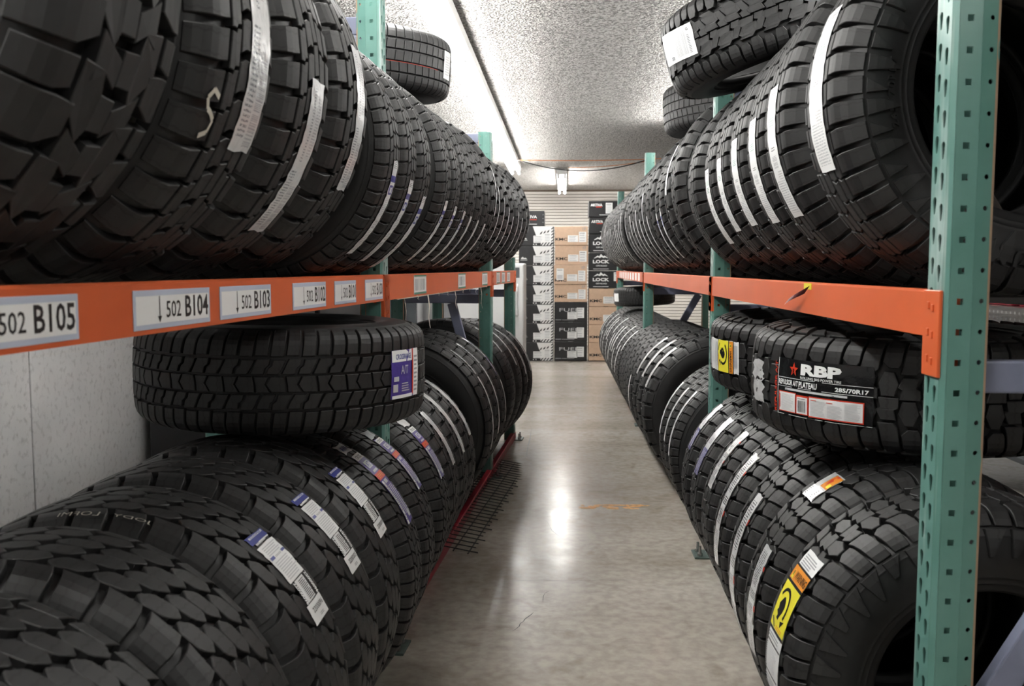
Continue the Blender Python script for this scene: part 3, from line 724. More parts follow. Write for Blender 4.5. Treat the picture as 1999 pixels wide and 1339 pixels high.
PAT = dict(at=pat_at, hex=pat_hex, mud=pat_mud, mt=pat_mt, rbp=pat_rbp, trail=pat_trail, rib=pat_rib, car=pat_car, truck=pat_truck, lug=pat_lug, chev=pat_chev)
TM = dict(at='tread', hex='tread3', mud='tread0', mt='tread', rbp='tread3', trail='tread', rib='tread3', car='tread3', truck='tread0', lug='tread', chev='tread')
DEP = dict(at=.015, hex=.012, mud=.022, mt=.017, rbp=.016, trail=.015, rib=.009, car=.008, truck=.014, lug=.015, chev=.010)

def tread_mesh(pr, kind):
    P = PAT[kind](); n, blocks = P[0], P[1]; lugs = P[2] if len(P) > 2 else []
    th, D = pr.th, pr.D; pitch = 2 * math.pi * pr.R / n
    V, F, UV = [], [], []; base = 0
    def emit(b, hs, nrep, ustep):
        nonlocal base
        b = [(np.array((a[0] * pitch, a[1] * th)), np.array((c[0] * pitch, c[1] * th))) for a, c in b]
        k = len(b); e = .0014
        # chains in metres; inset loop
        Lc = np.array([a for a, c in b]); Rc = np.array([c for a, c in b])
        d = Rc - Lc; d /= np.maximum(np.linalg.norm(d, axis=1, keepdims=True), 1e-6)
        ax = np.gradient((Lc + Rc) / 2, axis=0); ax /= np.maximum(np.linalg.norm(ax, axis=1, keepdims=True), 1e-6)
        Li, Ri = Lc + d * e, Rc - d * e
        for A in (Li, Ri): A[0] += ax[0] * e; A[-1] -= ax[-1] * e
        Lo, Ro = Lc - d * e * .7, Rc + d * e * .7
        outer = np.vstack([Lo, Ro[::-1]]); mid = np.vstack([Lc, Rc[::-1]]); inn = np.vstack([Li, Ri[::-1]])
        pts = np.vstack([outer, mid, inn]); S = pts[:, 1]; nn = 2 * k
        top = pr.top(S)
        if hs is None:
            hh = np.concatenate([-pr.drop(S[:nn]) - .0008, top[nn:2 * nn] - .0012, top[2 * nn:]])
        else:
            hh = np.concatenate([np.full(nn, -.0008), np.full(nn, hs * .7), np.full(nn, hs)])
        y, r = pr.at(S, hh)
        fs = []
        for i in range(nn):
            j = (i + 1) % nn
            fs.append((i, j, nn + j, nn + i)); fs.append((nn + i, nn + j, 2 * nn + j, 2 * nn + i))
        o = 2 * nn
        for i in range(k - 1): fs.append((o + i, o + nn - 1 - i, o + nn - 2 - i, o + i + 1))
        fs = np.array(fs)
        # make faces point outwards
        area = 0; lp = mid
        for i in range(nn): area += lp[i][0] * lp[(i + 1) % nn][1] - lp[(i + 1) % nn][0] * lp[i][1]
        flip = area < 0
        for q in range(0, nrep):
            th_ = 2 * math.pi * ((pts[:, 0] / pitch + q * ustep) / n)
            V.append(np.stack([r * np.cos(th_), y, r * np.sin(th_)], 1))
            F.append((fs[:, ::-1] if flip else fs) + base); UV.append(np.stack([pts[:, 0] / pitch + q * ustep, S / th], 1))
            base += len(pts)
    for b in blocks: emit(b, None, n, 1)
    for b in lugs: emit(b, .0075, n // 2, 2)
    V = np.concatenate(V); F = np.concatenate(F); UV = np.concatenate(UV)
    me = bpy.data.meshes.new('tread'); me.from_pydata(V.tolist(), [], F.tolist())
    uvl = me.uv_layers.new(name='UVMap'); idx = np.empty(len(me.loops), np.int32); me.loops.foreach_get('vertex_index', idx)
    uvl.data.foreach_set('uv', UV[idx].astype(np.float32).ravel())
    me.materials.append(M[TM[kind]]); me.update(); return me
def carcass_mesh(pr, seg=84):
    R, W, rb = pr.R, pr.W, pr.rb; h = R - rb
    S = np.concatenate([np.linspace(0, pr.th * .95, 8)[:-1], np.linspace(pr.th * .95, pr.th * 1.4, 8)[:-1], np.linspace(pr.th * 1.4, pr.smax, 20)])
    rel = (S - pr.th * 1.4) / (pr.smax - pr.th * 1.4)
    bump = .0018 * np.exp(-((rel - .80) / .018) ** 2) + .0014 * np.exp(-((rel - .68) / .014) ** 2) + .0012 * np.exp(-((rel - .02) / .012) ** 2)
    S = np.unique(np.concatenate([S, pr.th * 1.4 + (pr.smax - pr.th * 1.4) * np.array([.78, .80, .82, .665, .68, .695, .005, .02, .035])]))
    rel = (S - pr.th * 1.4) / (pr.smax - pr.th * 1.4)
    bump = .0022 * np.exp(-((rel - .80) / .016) ** 2) + .0016 * np.exp(-((rel - .68) / .014) ** 2) + .0014 * np.exp(-((rel - .02) / .012) ** 2)
    y, r = pr.at(S, -pr.drop(S) + bump)
    inner = [(.375 * W, rb - .004), (.345 * W, rb - .003), (.33 * W, rb + .012), (.365 * W, rb + .10 * h), (.43 * W, rb + .30 * h), (.455 * W, rb + .5 * h), (.44 * W, R - .065), (.39 * W, R - .040), (.25 * W, R - .030), (.001, R - .027)]
    half = [(a, c) for a, c in zip(y, r)] + inner
    half = [(max(a, 0.), c) for a, c in half]
    loop = half + [(-a, c) for a, c in half[1:-1][::-1]]
    L = np.array(loop); n = len(L)
    t = np.arange(seg) * 2 * math.pi / seg
    V = np.stack([np.outer(np.cos(t), L[:, 1]), np.tile(L[:, 0], (seg, 1)), np.outer(np.sin(t), L[:, 1])], 2).reshape(-1, 3)
    F = []
    for i in range(seg):
        j = (i + 1) % seg
        for k in range(n):
            l = (k + 1) % n; F.append((i * n + k, i * n + l, j * n + l, j * n + k))
    me = bpy.data.meshes.new('carcass'); me.from_pydata(V.tolist(), [], F); me.materials.append(M['rubber'])
    me.polygons.foreach_set('use_smooth', [True] * len(F)); me.update(); return me
PR, TME, CME = {}, {}, {}
NAMES = dict(at='all_terrain_tyre', hex='all_terrain_tyre', mud='mud_tyre', mt='mud_tyre', rbp='all_terrain_tyre', trail='all_terrain_tyre', rib='highway_tyre', car='car_tyre', truck='truck_tyre', lug='mud_tyre', chev='all_terrain_tyre')
class Tyre:
    def __init__(t, kind, R, W, centre, yaw=0., roll=0., lying=False, tilt=(0., 0.), label='', group=None, rb=None):
        key = (kind, R, W, rb)
        if key not in PR:
            PR[key] = Profile(R, W, rb or max(R - .175, R * .56), DEP[kind]); TME[key] = tread_mesh(PR[key], kind); CME[key] = carcass_mesh(PR[key])
        t.pr = PR[key]; t.lying = lying; hgt = W / 2 if lying else R
        x, y, z = centre
        rot = Matrix.Rotation(yaw, 4, 'Z') @ Matrix.Rotation(tilt[0], 4, 'X') @ Matrix.Rotation(tilt[1], 4, 'Y')
        off = rot @ Vector((0, 0, hgt))
        t.root = empty(NAMES[kind], Vector((x, y, z)) - off, rot.to_euler())
        tag(t.root, label, 'tire', group)
        t.ML = Matrix.Translation((0, 0, hgt)) @ (Matrix.Rotation(math.pi / 2, 4, 'X') if lying else Matrix.Identity(4))
        for nm, me in (('carcass', CME[key]), ('tread', TME[key])):
            o = link(nm, me, t.root); o.matrix_local = t.ML @ Matrix.Rotation(-roll, 4, 'Y')
    def part(t, nm, mb_or_me, parent=None, uv=None, smooth=False):
        me = mb_or_me.mesh(nm, smooth) if isinstance(mb_or_me, MB) else mb_or_me
        o = link(nm, me, parent or t.root)
        if parent is None: o.matrix_local = t.ML
        return o
    def surf(t, th, s, d):
        """point on the tread surface: th angle in the tyre plane, s lateral metres (+ = away), d height"""
        y, r = t.pr.at(np.array([s]), np.array([d + float(t.pr.top(np.array([s]))[0])]))
        return (float(r[0]) * math.cos(th), float(y[0]), float(r[0]) * math.sin(th))
    def frame(t, side, psi0, psi1, s0, s1, shear=0., height=.0016):
        """map the unit square onto a patch: q=1 at psi0 (top), q=0 at psi1; p runs to the viewer's right"""
        r0, r1 = R_(psi0), R_(psi1)
        def fn(p, q, d):
            if t.lying:   # psi = compass angle about the vertical, p runs psi0 -> psi1, q runs s0 -> s1
                phi = r0 + (r1 - r0) * p; return t.surf(-phi, s0 + (s1 - s0) * q + shear * (p - .5), d + height)
            ps = r1 + (r0 - r1) * q; s = s0 + (s1 - s0) * p + shear * (q - .5)
            return t.surf(ps, s, d + height) if side < 0 else t.surf(math.pi - ps, -s, d + height)
        return fn
    def patch(t, nm, fn, mt, nx=4, ny=20, wrinkle=.0008, ragged=0., label=None, rx=(0, 1), ry=(0, 1), parent=None):
        vs, fs, uv = [], [], []
        for j in range(ny + 1):
            for i in range(nx + 1):
                p, q = rx[0] + (rx[1] - rx[0]) * i / nx, ry[0] + (ry[1] - ry[0]) * j / ny
                dp = ragged * random.uniform(-1, 1) if i in (0, nx) else 0
                dq = ragged * .3 * random.uniform(-1, 1) if j in (0, ny) else 0
                vs.append(fn(p + dp, q + dq, wrinkle * random.uniform(-1, 1))); uv.append((p, q))
        for j in range(ny):
            for i in range(nx): fs.append((j * (nx + 1) + i, j * (nx + 1) + i + 1, (j + 1) * (nx + 1) + i + 1, (j + 1) * (nx + 1) + i))
        me = bpy.data.meshes.new(nm); me.from_pydata(vs, [], fs); me.materials.append(M[mt])
        ul = me.uv_layers.new(name='UVMap'); idx = [0] * len(me.loops); me.loops.foreach_get('vertex_index', idx)
        ul.data.foreach_set('uv', [c for i in idx for c in uv[i]]); me.polygons.foreach_set('use_smooth', [True] * len(fs)); me.update()
        o = t.part(nm, me, parent)
        if label: o['label'] = label
        return o
    def strip(t, side, psi0, psi1, s0, s1, mt, label, shear=0., ragged=.03, ny=24, wrinkle=.0007):
        fn = t.frame(side, psi0, psi1, s0, s1, shear)
        return t.patch('sticker', fn, mt, 3, ny, wrinkle, ragged, label), fn
def grid_print(mb, items, fn, d=.0012):
    """items: ('r',x,y,w,h,mat) ('t',text,x,y,w,h,mat,bold,rot) ('l',x,y,w,h,n,mat[,vertical]) ('p',pts,mat)"""
    for k, it in enumerate(items):
        dd = d + .00012 * k
        if it[0] == 'r': put_rect(mb, *it[1:5], fn, it[5], dd, 3, max(1, int(it[4] * 24)))
        elif it[0] == 't': put_text(mb, it[1], *it[2:6], fn, it[6], it[7] if len(it) > 7 else .0, it[8] if len(it) > 8 else 0, dd)
        elif it[0] == 'l': put_lines(mb, *it[1:6], fn, it[6], dd, it[7] if len(it) > 7 else False)
        elif it[0] == 'p': put_poly(mb, it[1], fn, it[2], dd)

def sticker_blue(t, side, psi0, psi1, s0, s1, num):
    fn = t.frame(side, psi0, psi1, s0, s1)
    o = t.patch('sticker', fn, 'white', 3, 12, .0004, .02, 'white and blue size label with a barcode', (0, 1), (.44, .87))
    t.patch('barcode_card', fn, 'white', 2, 6, .0003, .01, None, (.22, .74), (.20, .43), o)
    t.patch('number_card', fn, 'white', 2, 6, .0004, .01, None, (0, 1), (.0, .19), o)
    t.patch('logo_card', fn, 'blueink', 3, 4, .0004, .02, None, (-.02, .98), (.91, 1.0), o)
    mb = MB()
    grid_print(mb, [('r', .08, .965, .8, .022, 'white'), ('t', 'COOPER', .14, .967, .68, .018, 'blueink', .02), ('r', .1, .885, .55, .02, 'lightink'), ('r', .3, .895, .6, .014, 'white'),
        ('l', .1, .74, .8, .11, 5, 'lightink'), ('r', .04, .695, .22, .032, 'blueink'), ('r', .72, .70, .22, .026, 'blueink'), ('l', .3, .70, .38, .02, 2, 'greyink'),
        ('l', .06, .47, .88, .21, 9, 'lightink'),
        ('l', .30, .22, .36, .20, 12, 'ink'), ('t', num, .80, .20, .15, .23, 'white', .04, -90), ('t', num, .03, .20, .15, .23, 'white', .04, -90),
        ('t', num, .14, .10, .70, .05, 'ink', .01), ('l', .4, .04, .3, .03, 2, 'greyink')], fn)
    t.part('print', mb, o)
def sticker_purple(t, side, psi0, psi1, s0, s1, torn=False):
    fn = t.frame(side, psi0, psi1, s0, s1)
    o = t.patch('sticker', fn, 'purple', 3, 20, .0006, .03, 'torn purple, white and orange size label', (0, 1), (0, .82))
    o2 = t.patch('sticker_scrap', fn, 'silver' if torn else 'paper', 3, 4, .0012, .06, 'torn off white scrap of the label', (-.05, .98), (.86, 1.0))
    mb = MB()
    grid_print(mb, [('r', 0, .74, 1, .075, 'white'), ('t', 'CROSS', .15, .755, .7, .04, 'ink', .01), ('r', .2, .62, .6, .085, 'lightink'), ('t', 'AT', .28, .632, .44, .06, 'purple', .03),
        ('r', .22, .565, .62, .025, 'lightink'), ('r', -.02, .475, 1.02, .075, 'redink'), ('l', .15, .49, .7, .05, 3, 'orangeink'), ('r', .3, .42, .4, .04, 'lightink'),
        ('r', .0, .0, .2, .46, 'white'), ('t', 'CROSSRANGE  A/T', .03, .03, .13, .4, 'ink', .02, -90), ('l', .28, .09, .66, .31, 18, 'lightink'), ('r', .5, .045, .34, .06, 'lightink')], fn)
    if not torn: grid_print(mb, [('t', 'AVA', .1, .90, .7, .06, 'blueink', .05)], fn)
    t.part('print', mb, o)
WARN_TREAD = [(.30, .62), (.22, .52), (.27, .42), (.22, .36), (.33, .30), (.30, .22), (.42, .20), (.47, .30), (.55, .40), (.58, .55), (.52, .66), (.44, .72), (.36, .70)]
def arc_pts(cx, cy, rx, ry, a0, a1, w, n=12):
    o = [(cx + rx * math.cos(R_(a0 + (a1 - a0) * i / n)), cy + ry * math.sin(R_(a0 + (a1 - a0) * i / n))) for i in range(n + 1)]
    i_ = [(cx + (rx - w) * math.cos(R_(a0 + (a1 - a0) * i / n)), cy + (ry - w) * math.sin(R_(a0 + (a1 - a0) * i / n))) for i in range(n + 1)]
    return o + i_[::-1]
def sticker_warning(t, side, psi0, psi1, s0, s1, turned=False, shear=0.):
    f0 = t.frame(side, psi0, psi1, s0, s1, shear)
    # design space: x across 0..1, y along 0 (bottom) .. 1 (top); turned lays it on its side
    fn = (lambda p, q, d: f0(q, 1 - p, d)) if turned else f0
    o = t.patch('sticker', fn, 'paper', 3, 16, .0004, .02, 'warning label with yellow picture panel and orange heading')
    mb = MB()
    def sub(x0, y0, w, h): return lambda pts: [(x0 + w * a, y0 + h * c) for a, c in pts]
    Y = sub(0, .42, 1, .32)
    grid_print(mb, [('r', -.02, .865, 1.04, .015, 'ink'), ('l', .12, .89, .78, .09, 5, 'greyink'),
        ('r', .0, .765, 1, .10, 'orangeink'), ('p', Y([(.06, 1.10), (.22, 1.10), (.14, 1.32)]), 'yellow'), ('p', Y([(.125, 1.16), (.155, 1.16), (.16, 1.27), (.12, 1.27)]), 'ink'), ('t', 'WARNING', .28, .785, .68, .055, 'ink', .015),
        ('r', -.02, .745, 1.04, .02, 'ink'), ('r', 0, .42, 1, .325, 'yellow'), ('p', Y(WARN_TREAD), 'ink'), ('p', Y(arc_pts(.42, .52, .36, .40, 150, -35, .075)), 'ink'),
        ('p', Y([(.60, .24), (.82, .30), (.66, .12)]), 'ink'), ('p', Y([(.08, .16), (.12, .2), (.36, .04), (.33, .01)]), 'ink'), ('l', .45, .43, .45, .03, 2, 'orangeink'),
        ('r', -.02, .40, 1.04, .02, 'ink'), ('l', .08, .35, .8, .04, 2, 'greyink'), ('r', -.02, .32, 1.04, .012, 'ink'), ('l', .06, .14, .88, .17, 12, 'lightink'), ('r', -.02, .115, 1.04, .012, 'ink'), ('l', .08, .02, .8, .08, 4, 'greyink')], fn)
    t.part('print', mb, o)

NUM = [w_ for w_ in words]
# ---------- standing rows
def crown_row(side, rows, zc, rowname, where):
    """rows: (Y, kind, R, W, crown X, sticker spec, description)"""
    out = []
    for i, (Y, kind, R, W, xc, spec, desc) in enumerate(rows):
        x = xc - R * (-1 if side > 0 else 1)
        yaw = (0 if side > 0 else (YAW if Y > 2.9 or rowname == 'upper left' else 0)) + R_(random.uniform(-.5, .5))
        g = f'tyres standing in the {rowname} row'
        t = Tyre(kind, R, W, (x, Y, zc(R)), yaw, random.uniform(0, 6.28), label=f'{desc}, {NUM[i]} along the {rowname} row', group=g, rb=(.25 if kind == 'trail' else None))
        t.Y = Y; out.append(t)
        if spec: spec(t, side)
    return out
def S(psi0, psi1, a, c, mt, lab, shear=0., rag=.03):
    """strip sticker; a, c in fractions of half tread width to the viewer's right"""
    return lambda t, side: t.strip(side, psi0, psi1, a * t.pr.th, c * t.pr.th, mt, lab, shear, rag)
def multi(*f): return lambda t, side: [g(t, side) for g in f]
def chalk(t, side):
    mb = MB(); fn = t.frame(side, -17, -25, -.93 * t.pr.th, -.66 * t.pr.th)
    pts = [(.95, .95), (.45, 1.1), (.12, .85), (.30, .58), (.60, .50), (.95, .34), (.80, .0), (.30, -.15)]
    P = []
    for i in range(len(pts) - 1):
        for k in range(4): P.append((pts[i][0] + (pts[i + 1][0] - pts[i][0]) * k / 4, pts[i][1] + (pts[i + 1][1] - pts[i][1]) * k / 4))
    P.append(pts[-1])
    for (a, c) in zip(P[:-1], P[1:]):
        dx, dy = c[0] - a[0], c[1] - a[1]; l = math.hypot(dx, dy) or 1; w_ = .075
        put_poly(mb, [(a[0] - dy / l * w_, a[1] + dx / l * w_), (c[0] - dy / l * w_, c[1] + dx / l * w_), (c[0] + dy / l * w_, c[1] - dx / l * w_), (a[0] + dy / l * w_, a[1] - dx / l * w_)], fn, 'chalk', .0005)
    o = t.part('chalk_mark', mb); o['label'] = 'pale chalk S on a shoulder block'
def pic(t, side):
    fn = t.frame(side, 63, 49, -.5 * t.pr.th, .25 * t.pr.th)
    o = t.patch('sticker', fn, 'silver', 4, 4, .001, .04, 'small orange and white picture label')
    mb = MB(); grid_print(mb, [('r', .42, .45, .56, .5, 'orangeink'), ('p', [(.55, .95), (.75, .95), (.7, .7), (.62, .55), (.5, .75)], 'redink'), ('r', .75, .5, .2, .14, 'yellow'), ('r', .03, .03, .94, .36, 'white'), ('l', .08, .06, .8, .3, 5, 'greyink')], fn); t.part('print', mb, o)
T_AT, T_HW = 'black all-terrain tyre', 'black ribbed highway tyre'
def lxu(Y, p): return lx(Y) + p
LU = [(1.17, 'mud', .45, .32, lxu(1.17, .15), None, 'big knobbly black mud tyre'),
      (1.485, 'at', .42, .285, lxu(1.485, .16), multi(S(35, -27, .0, .70, 'st_silver', 'silver size strip'), chalk), 'all-terrain tyre with chalk mark and silver strip'),
      (1.79, 'at', .42, .285, lxu(1.79, .16), S(-3, -47, -.12, .50, 'st_silver', 'silver size strip'), 'all-terrain tyre with low silver strip'),
      (2.085, 'at', .42, .27, lxu(2.085, .16), S(15, -29, -.06, .50, 'st_silver', 'silver size strip'), 'all-terrain tyre with short silver strip')]
for Y, a in ((2.35, -8), (2.55, -13), (2.75, -18)):
    LU.append((Y, 'rib', .345, .19, lxu(Y, .178), S(a + 2, a - 43, -.15, .40, 'st_chm', 'white strip with blue squares'), 'ribbed tyre with white and blue strip'))
for i, Y in enumerate((3.09, 3.28, 3.47)):
    LU.append((Y, 'rib', .345, .185, lxu(Y, .178), S(-14 - i, -54, -.15, .42, 'st_chm', 'white strip with blue squares'), 'narrow ribbed tyre with white and blue strip'))
for i, Y in enumerate((3.67, 3.87, 4.07)):
    LU.append((Y, 'truck', .35, .19, lxu(Y, .175), S(-18 - i, -60, -.15, .35, 'st_thin', 'pale strip'), 'close-ribbed tyre with a long pale strip'))
LU.append((4.33, 'lug', .37, .25, lxu(4.33, .17), S(24, -14, .0, .22, 'st_thin', 'pale strip'), 'blocky mud tyre with a high pale strip'))
for i, Y in enumerate((4.57, 4.78, 4.99, 5.20)):
    LU.append((Y, 'lug', .36, .20, lxu(Y, .155), S(12 - 6 * i, -34 - 4 * i, -.1, .2, 'st_thin', 'pale strip'), 'mid-row blocky tyre with a thin pale strip'))
for i, Y in enumerate((5.60, 5.82)):
    LU.append((Y, 'truck', .36, .20, lxu(Y, .14), S(2 - 4 * i, -40, -.1, .2, 'st_thin', 'pale strip'), 'far tyre with a thin pale strip'))
LU.append((6.06, 'lug', .37, .23, lxu(6.06, .14), S(5, -30, .2, .4, 'st_thin', 'pale strip'), 'far blocky tyre with an edge strip'))
LU.append((6.36, 'lug', .39, .27, lxu(6.36, .13), multi(S(16, -16, .75, .95, 'st_thin', 'pale strip'), S(-38, -60, .1, .25, 'st_thin', 'pale strip')), 'end-of-row blocky tyre with a strip on its far edge'))
tLU = crown_row(-1, LU, lambda R: ZL1 - .0185 + R, 'upper left', '')
RU = [(1.95, 'trail', .405, .275, .51, S(25, -22, -.34, .46, 'st_green', 'white size strip', -.01, .01), 'all-terrain tyre with sidewall lugs and raised letters'),
      (2.255, 'trail', .405, .275, .49, S(11, -34, -.30, .42, 'st_green', 'white size strip', -.01, .01), 'all-terrain tyre with long white strip'),
      (2.555, 'trail', .405, .275, .505, S(7, -34, -.30, .42, 'st_green', 'white size strip', -.01, .01), 'all-terrain tyre with long white strip'),
      (2.85, 'trail', .405, .275, .51, S(5, -33, -.30, .42, 'st_green', 'white size strip', -.01, .01), 'all-terrain tyre with long white strip'),
      (3.145, 'trail', .405, .275, .515, S(2, -34, -.30, .42, 'st_green', 'white size strip', -.01, .01), 'all-terrain tyre with long white strip'),
      (3.435, 'trail', .405, .275, .52, S(1, -40, -.30, .42, 'st_green', 'white size strip', -.01, .01), 'all-terrain tyre with long white strip'),
      (3.74, 'trail', .398, .275, .50, None, 'taller all-terrain tyre without a strip'),
      (4.17, 'at', .43, .275, .48, S(45, 2, -.95, -.55, 'paper', 'white strip'), 'all-terrain tyre with a high white strip'),
      (4.46, 'lug', .42, .25, .48, S(30, -3, .1, .5, 'paper', 'white strip'), 'blocky tyre with a short white strip'),
      (4.68, 'rib', .40, .185, .475, S(-7, -47, -.3, .25, 'st_chm', 'white strip with blue squares'), 'ribbed tyre with white and blue strip'),
      (4.88, 'rib', .40, .185, .475, S(-9, -47, -.3, .25, 'st_chm', 'white strip with blue squares'), 'ribbed tyre with white and blue strip')]
Y = 5.13
k = 0
random.seed(11)
while Y < 7.2:
    RU.append((Y, 'truck' if k % 3 else 'lug', .42, .225, .47 - .006 * (Y - 5), S(random.uniform(-2, 12) - 14 * (k % 2), -50 - random.uniform(0, 14), -.18, .22, 'st_thin', 'pale strip') if k != 0 else S(-36, -62, -.1, .1, 'st_thin', 'pale strip'), 'dark traction tyre with a thin pale strip')); Y += .236; k += 1
Y = 7.47
while Y < 10.85:
    RU.append((Y, 'truck' if k % 4 else 'rib', .41, .215, .455 - .008 * (Y - 7), S(random.uniform(-8, 12), -38 - random.uniform(0, 14), -.28, .24, 'st_thin', 'pale strip'), 'small dark tyre with a thin pale strip')); Y += .226; k += 1
tRU = crown_row(1, RU, lambda R: ZR1 - .0195 + R, 'upper right', '')
zl = lambda R: .012 + R
def lxl(Y): return -.45 if Y < 3.1 else -.45 + .071 * (Y - 3.1)
def blue(num, a0, a1): return lambda t, side: sticker_blue(t, side, a0, a1, -.12 * t.pr.th, .66 * t.pr.th, num)
def purple(a0, a1, torn=False): return lambda t, side: sticker_purple(t, side, a0, a1, -.16 * t.pr.th, .58 * t.pr.th, torn)
LL = [(1.06, 'hex', .41, .275, -.415, None, 'nearest all-terrain tyre without a label'),
      (1.345, 'hex', .41, .275, -.415, None, 'unlabelled all-terrain tyre'),
      (1.63, 'hex', .41, .275, -.41, blue('22000096', 54, 25), 'all-terrain tyre with a blue and white label'),
      (1.915, 'hex', .41, .275, -.41, blue('2200005', 54, 25), 'all-terrain tyre with a rounded blue and white label'),
      (2.20, 'hex', .41, .275, -.41, blue('2200009', 53, 24), 'all-terrain tyre with a narrow blue and white label'),
      (2.47, 'chev', .39, .25, -.395, purple(66, 22), 'tyre with a purple label and a white scrap'),
      (2.735, 'chev', .39, .25, -.395, purple(63, 27, True), 'tyre with a torn purple label'),
      (3.12, 'chev', .39, .25, -.395, purple(56, 19, True), 'tyre with a short purple label'),
      (3.37, 'at', .40, .25, -.39, S(49, 16, -.1, .4, 'st_silver', 'silver strip'), 'all-terrain tyre with crinkled silver strip'),
      (3.64, 'at', .40, .25, -.385, S(60, 14, -.1, .4, 'st_silver', 'silver strip'), 'all-terrain tyre with crinkled silver strip'),
      (3.90, 'at', .40, .25, -.38, S(62, 18, -.1, .4, 'st_silver', 'silver strip'), 'all-terrain tyre with crinkled silver strip'),
      (4.52, 'truck', .45, .26, -.345, multi(S(58, 36, -.1, .2, 'st_red', 'white strip'), S(34, -14, -.1, .15, 'st_thin', 'pale strip')), 'truck tyre with a long pale strip'),
      (4.80, 'truck', .45, .26, -.335, multi(S(60, 40, -.1, .2, 'st_red', 'white strip'), S(39, -10, -.1, .15, 'st_thin', 'pale strip')), 'truck tyre with a long pale strip'),
      (5.08, 'truck', .45, .26, -.32, multi(S(62, 26, -.2, .12, 'st_violet', 'white strip'), S(22, -8, .1, .35, 'st_thin', 'pale strip')), 'truck tyre with a strip in two pieces'),
      (5.72, 'car', .46, .25, -.30, S(62, 34, -.4, -.1, 'st_chm', 'white strip'), 'large plain tyre with its dark sidewall showing'),
      (6.02, 'car', .455, .25, -.27, S(58, 20, -.75, -.5, 'st_thin', 'white strip'), 'large tyre with its black sidewall facing the camera')]
for i, Y in enumerate((6.28, 6.50)):
    LL.append((Y, 'truck', .44, .20, -.245 + .025 * i, multi(S(60 - 6 * i, 10, -.45, -.15, 'st_thin', 'pale strip'), S(52, 2 - 5 * i, .15, .45, 'st_thin', 'pale strip')), 'far truck tyre with a pale strip'))
tLL = crown_row(-1, [r_ for r_ in LL if r_[0] < 6.6], zl, 'lower left', '')
RL = [(1.915, 'rbp', .39, .275, .445, lambda t, side: sticker_warning(t, side, 39, -7, -.50 * t.pr.th, .44 * t.pr.th), 'tyre with a yellow and orange warning label'),
      (2.21, 'rbp', .39, .275, .455, multi(S(27, -12, -.25, .45, 'st_red', 'long strip with red edge'), pic), 'tyre with an orange picture label above a white strip'),
      (2.50, 'rbp', .39, .275, .465, S(36, -28, -.36, .32, 'st_red', 'silver strip with red star'), 'tyre with long silver strip and red star'),
      (2.79, 'rbp', .39, .275, .47, S(46, -8, -.36, .32, 'st_red', 'silver strip with red star'), 'tyre with silver strip and red star'),
      (3.08, 'rbp', .39, .275, .475, S(50, 17, -.32, .32, 'st_red', 'crinkled silver strip'), 'tyre with crinkled silver strip'),
      (3.36, 'at', .39, .265, .475, S(50, 14, -.34, .30, 'st_violet', 'violet and silver strip'), 'all-terrain tyre with violet and silver strip'),
      (3.63, 'at', .39, .25, .475, S(52, 20, -.34, .26, 'st_violet', 'violet and silver strip'), 'all-terrain tyre with violet and silver strip'),
      (4.11, 'rib', .40, .19, .475, S(46, 0, -.3, .15, 'st_thin', 'thin pale strip'), 'ribbed tyre with thin pale strip'),
      (4.31, 'rib', .40, .19, .475, S(44, 4, -.3, .15, 'st_thin', 'thin pale strip'), 'ribbed tyre with thin pale strip'),
      (4.51, 'rib', .40, .19, .475, S(44, 4, -.3, .15, 'st_thin', 'thin pale strip'), 'ribbed tyre with thin pale strip'),
      (5.22, 'lug', .43, .27, .445, S(56, 18, -.3, .35, 'st_silver', 'silver strip'), 'blocky tyre with its dark sidewall showing'),
      (5.50, 'lug', .43, .27, .44, S(62, 22, -.3, .35, 'st_silver', 'silver strip'), 'blocky tyre with silver strip'),
      (5.78, 'lug', .43, .27, .435, S(60, 20, -.3, .35, 'st_silver', 'silver strip'), 'blocky tyre with silver strip'),
      (6.06, 'truck', .42, .26, .43, S(16, -24, -.1, .3, 'paper', 'white strip'), 'traction tyre with a low white strip'),
      (6.33, 'truck', .42, .24, .43, None, 'traction tyre without a strip'), (6.58, 'truck', .42, .24, .43, None, 'traction tyre without a strip'),
      (6.83, 'truck', .42, .24, .43, None, 'traction tyre without a strip'), (7.08, 'truck', .42, .24, .43, None, 'traction tyre without a strip')]
Y = 7.46; k = 0
while Y < 10.85:
    a = (52, 30, 58, 18, 48)[k % 5] + random.uniform(-4, 4)
    RL.append((Y, 'rib', .40, .20, .43 - .006 * (Y - 7.4), S(a, a - random.uniform(26, 40), -.35, .3, 'paper', 'white strip'), 'far ribbed tyre with white strip')); Y += .213; k += 1
tRL = crown_row(1, RL, zl, 'lower right', '')
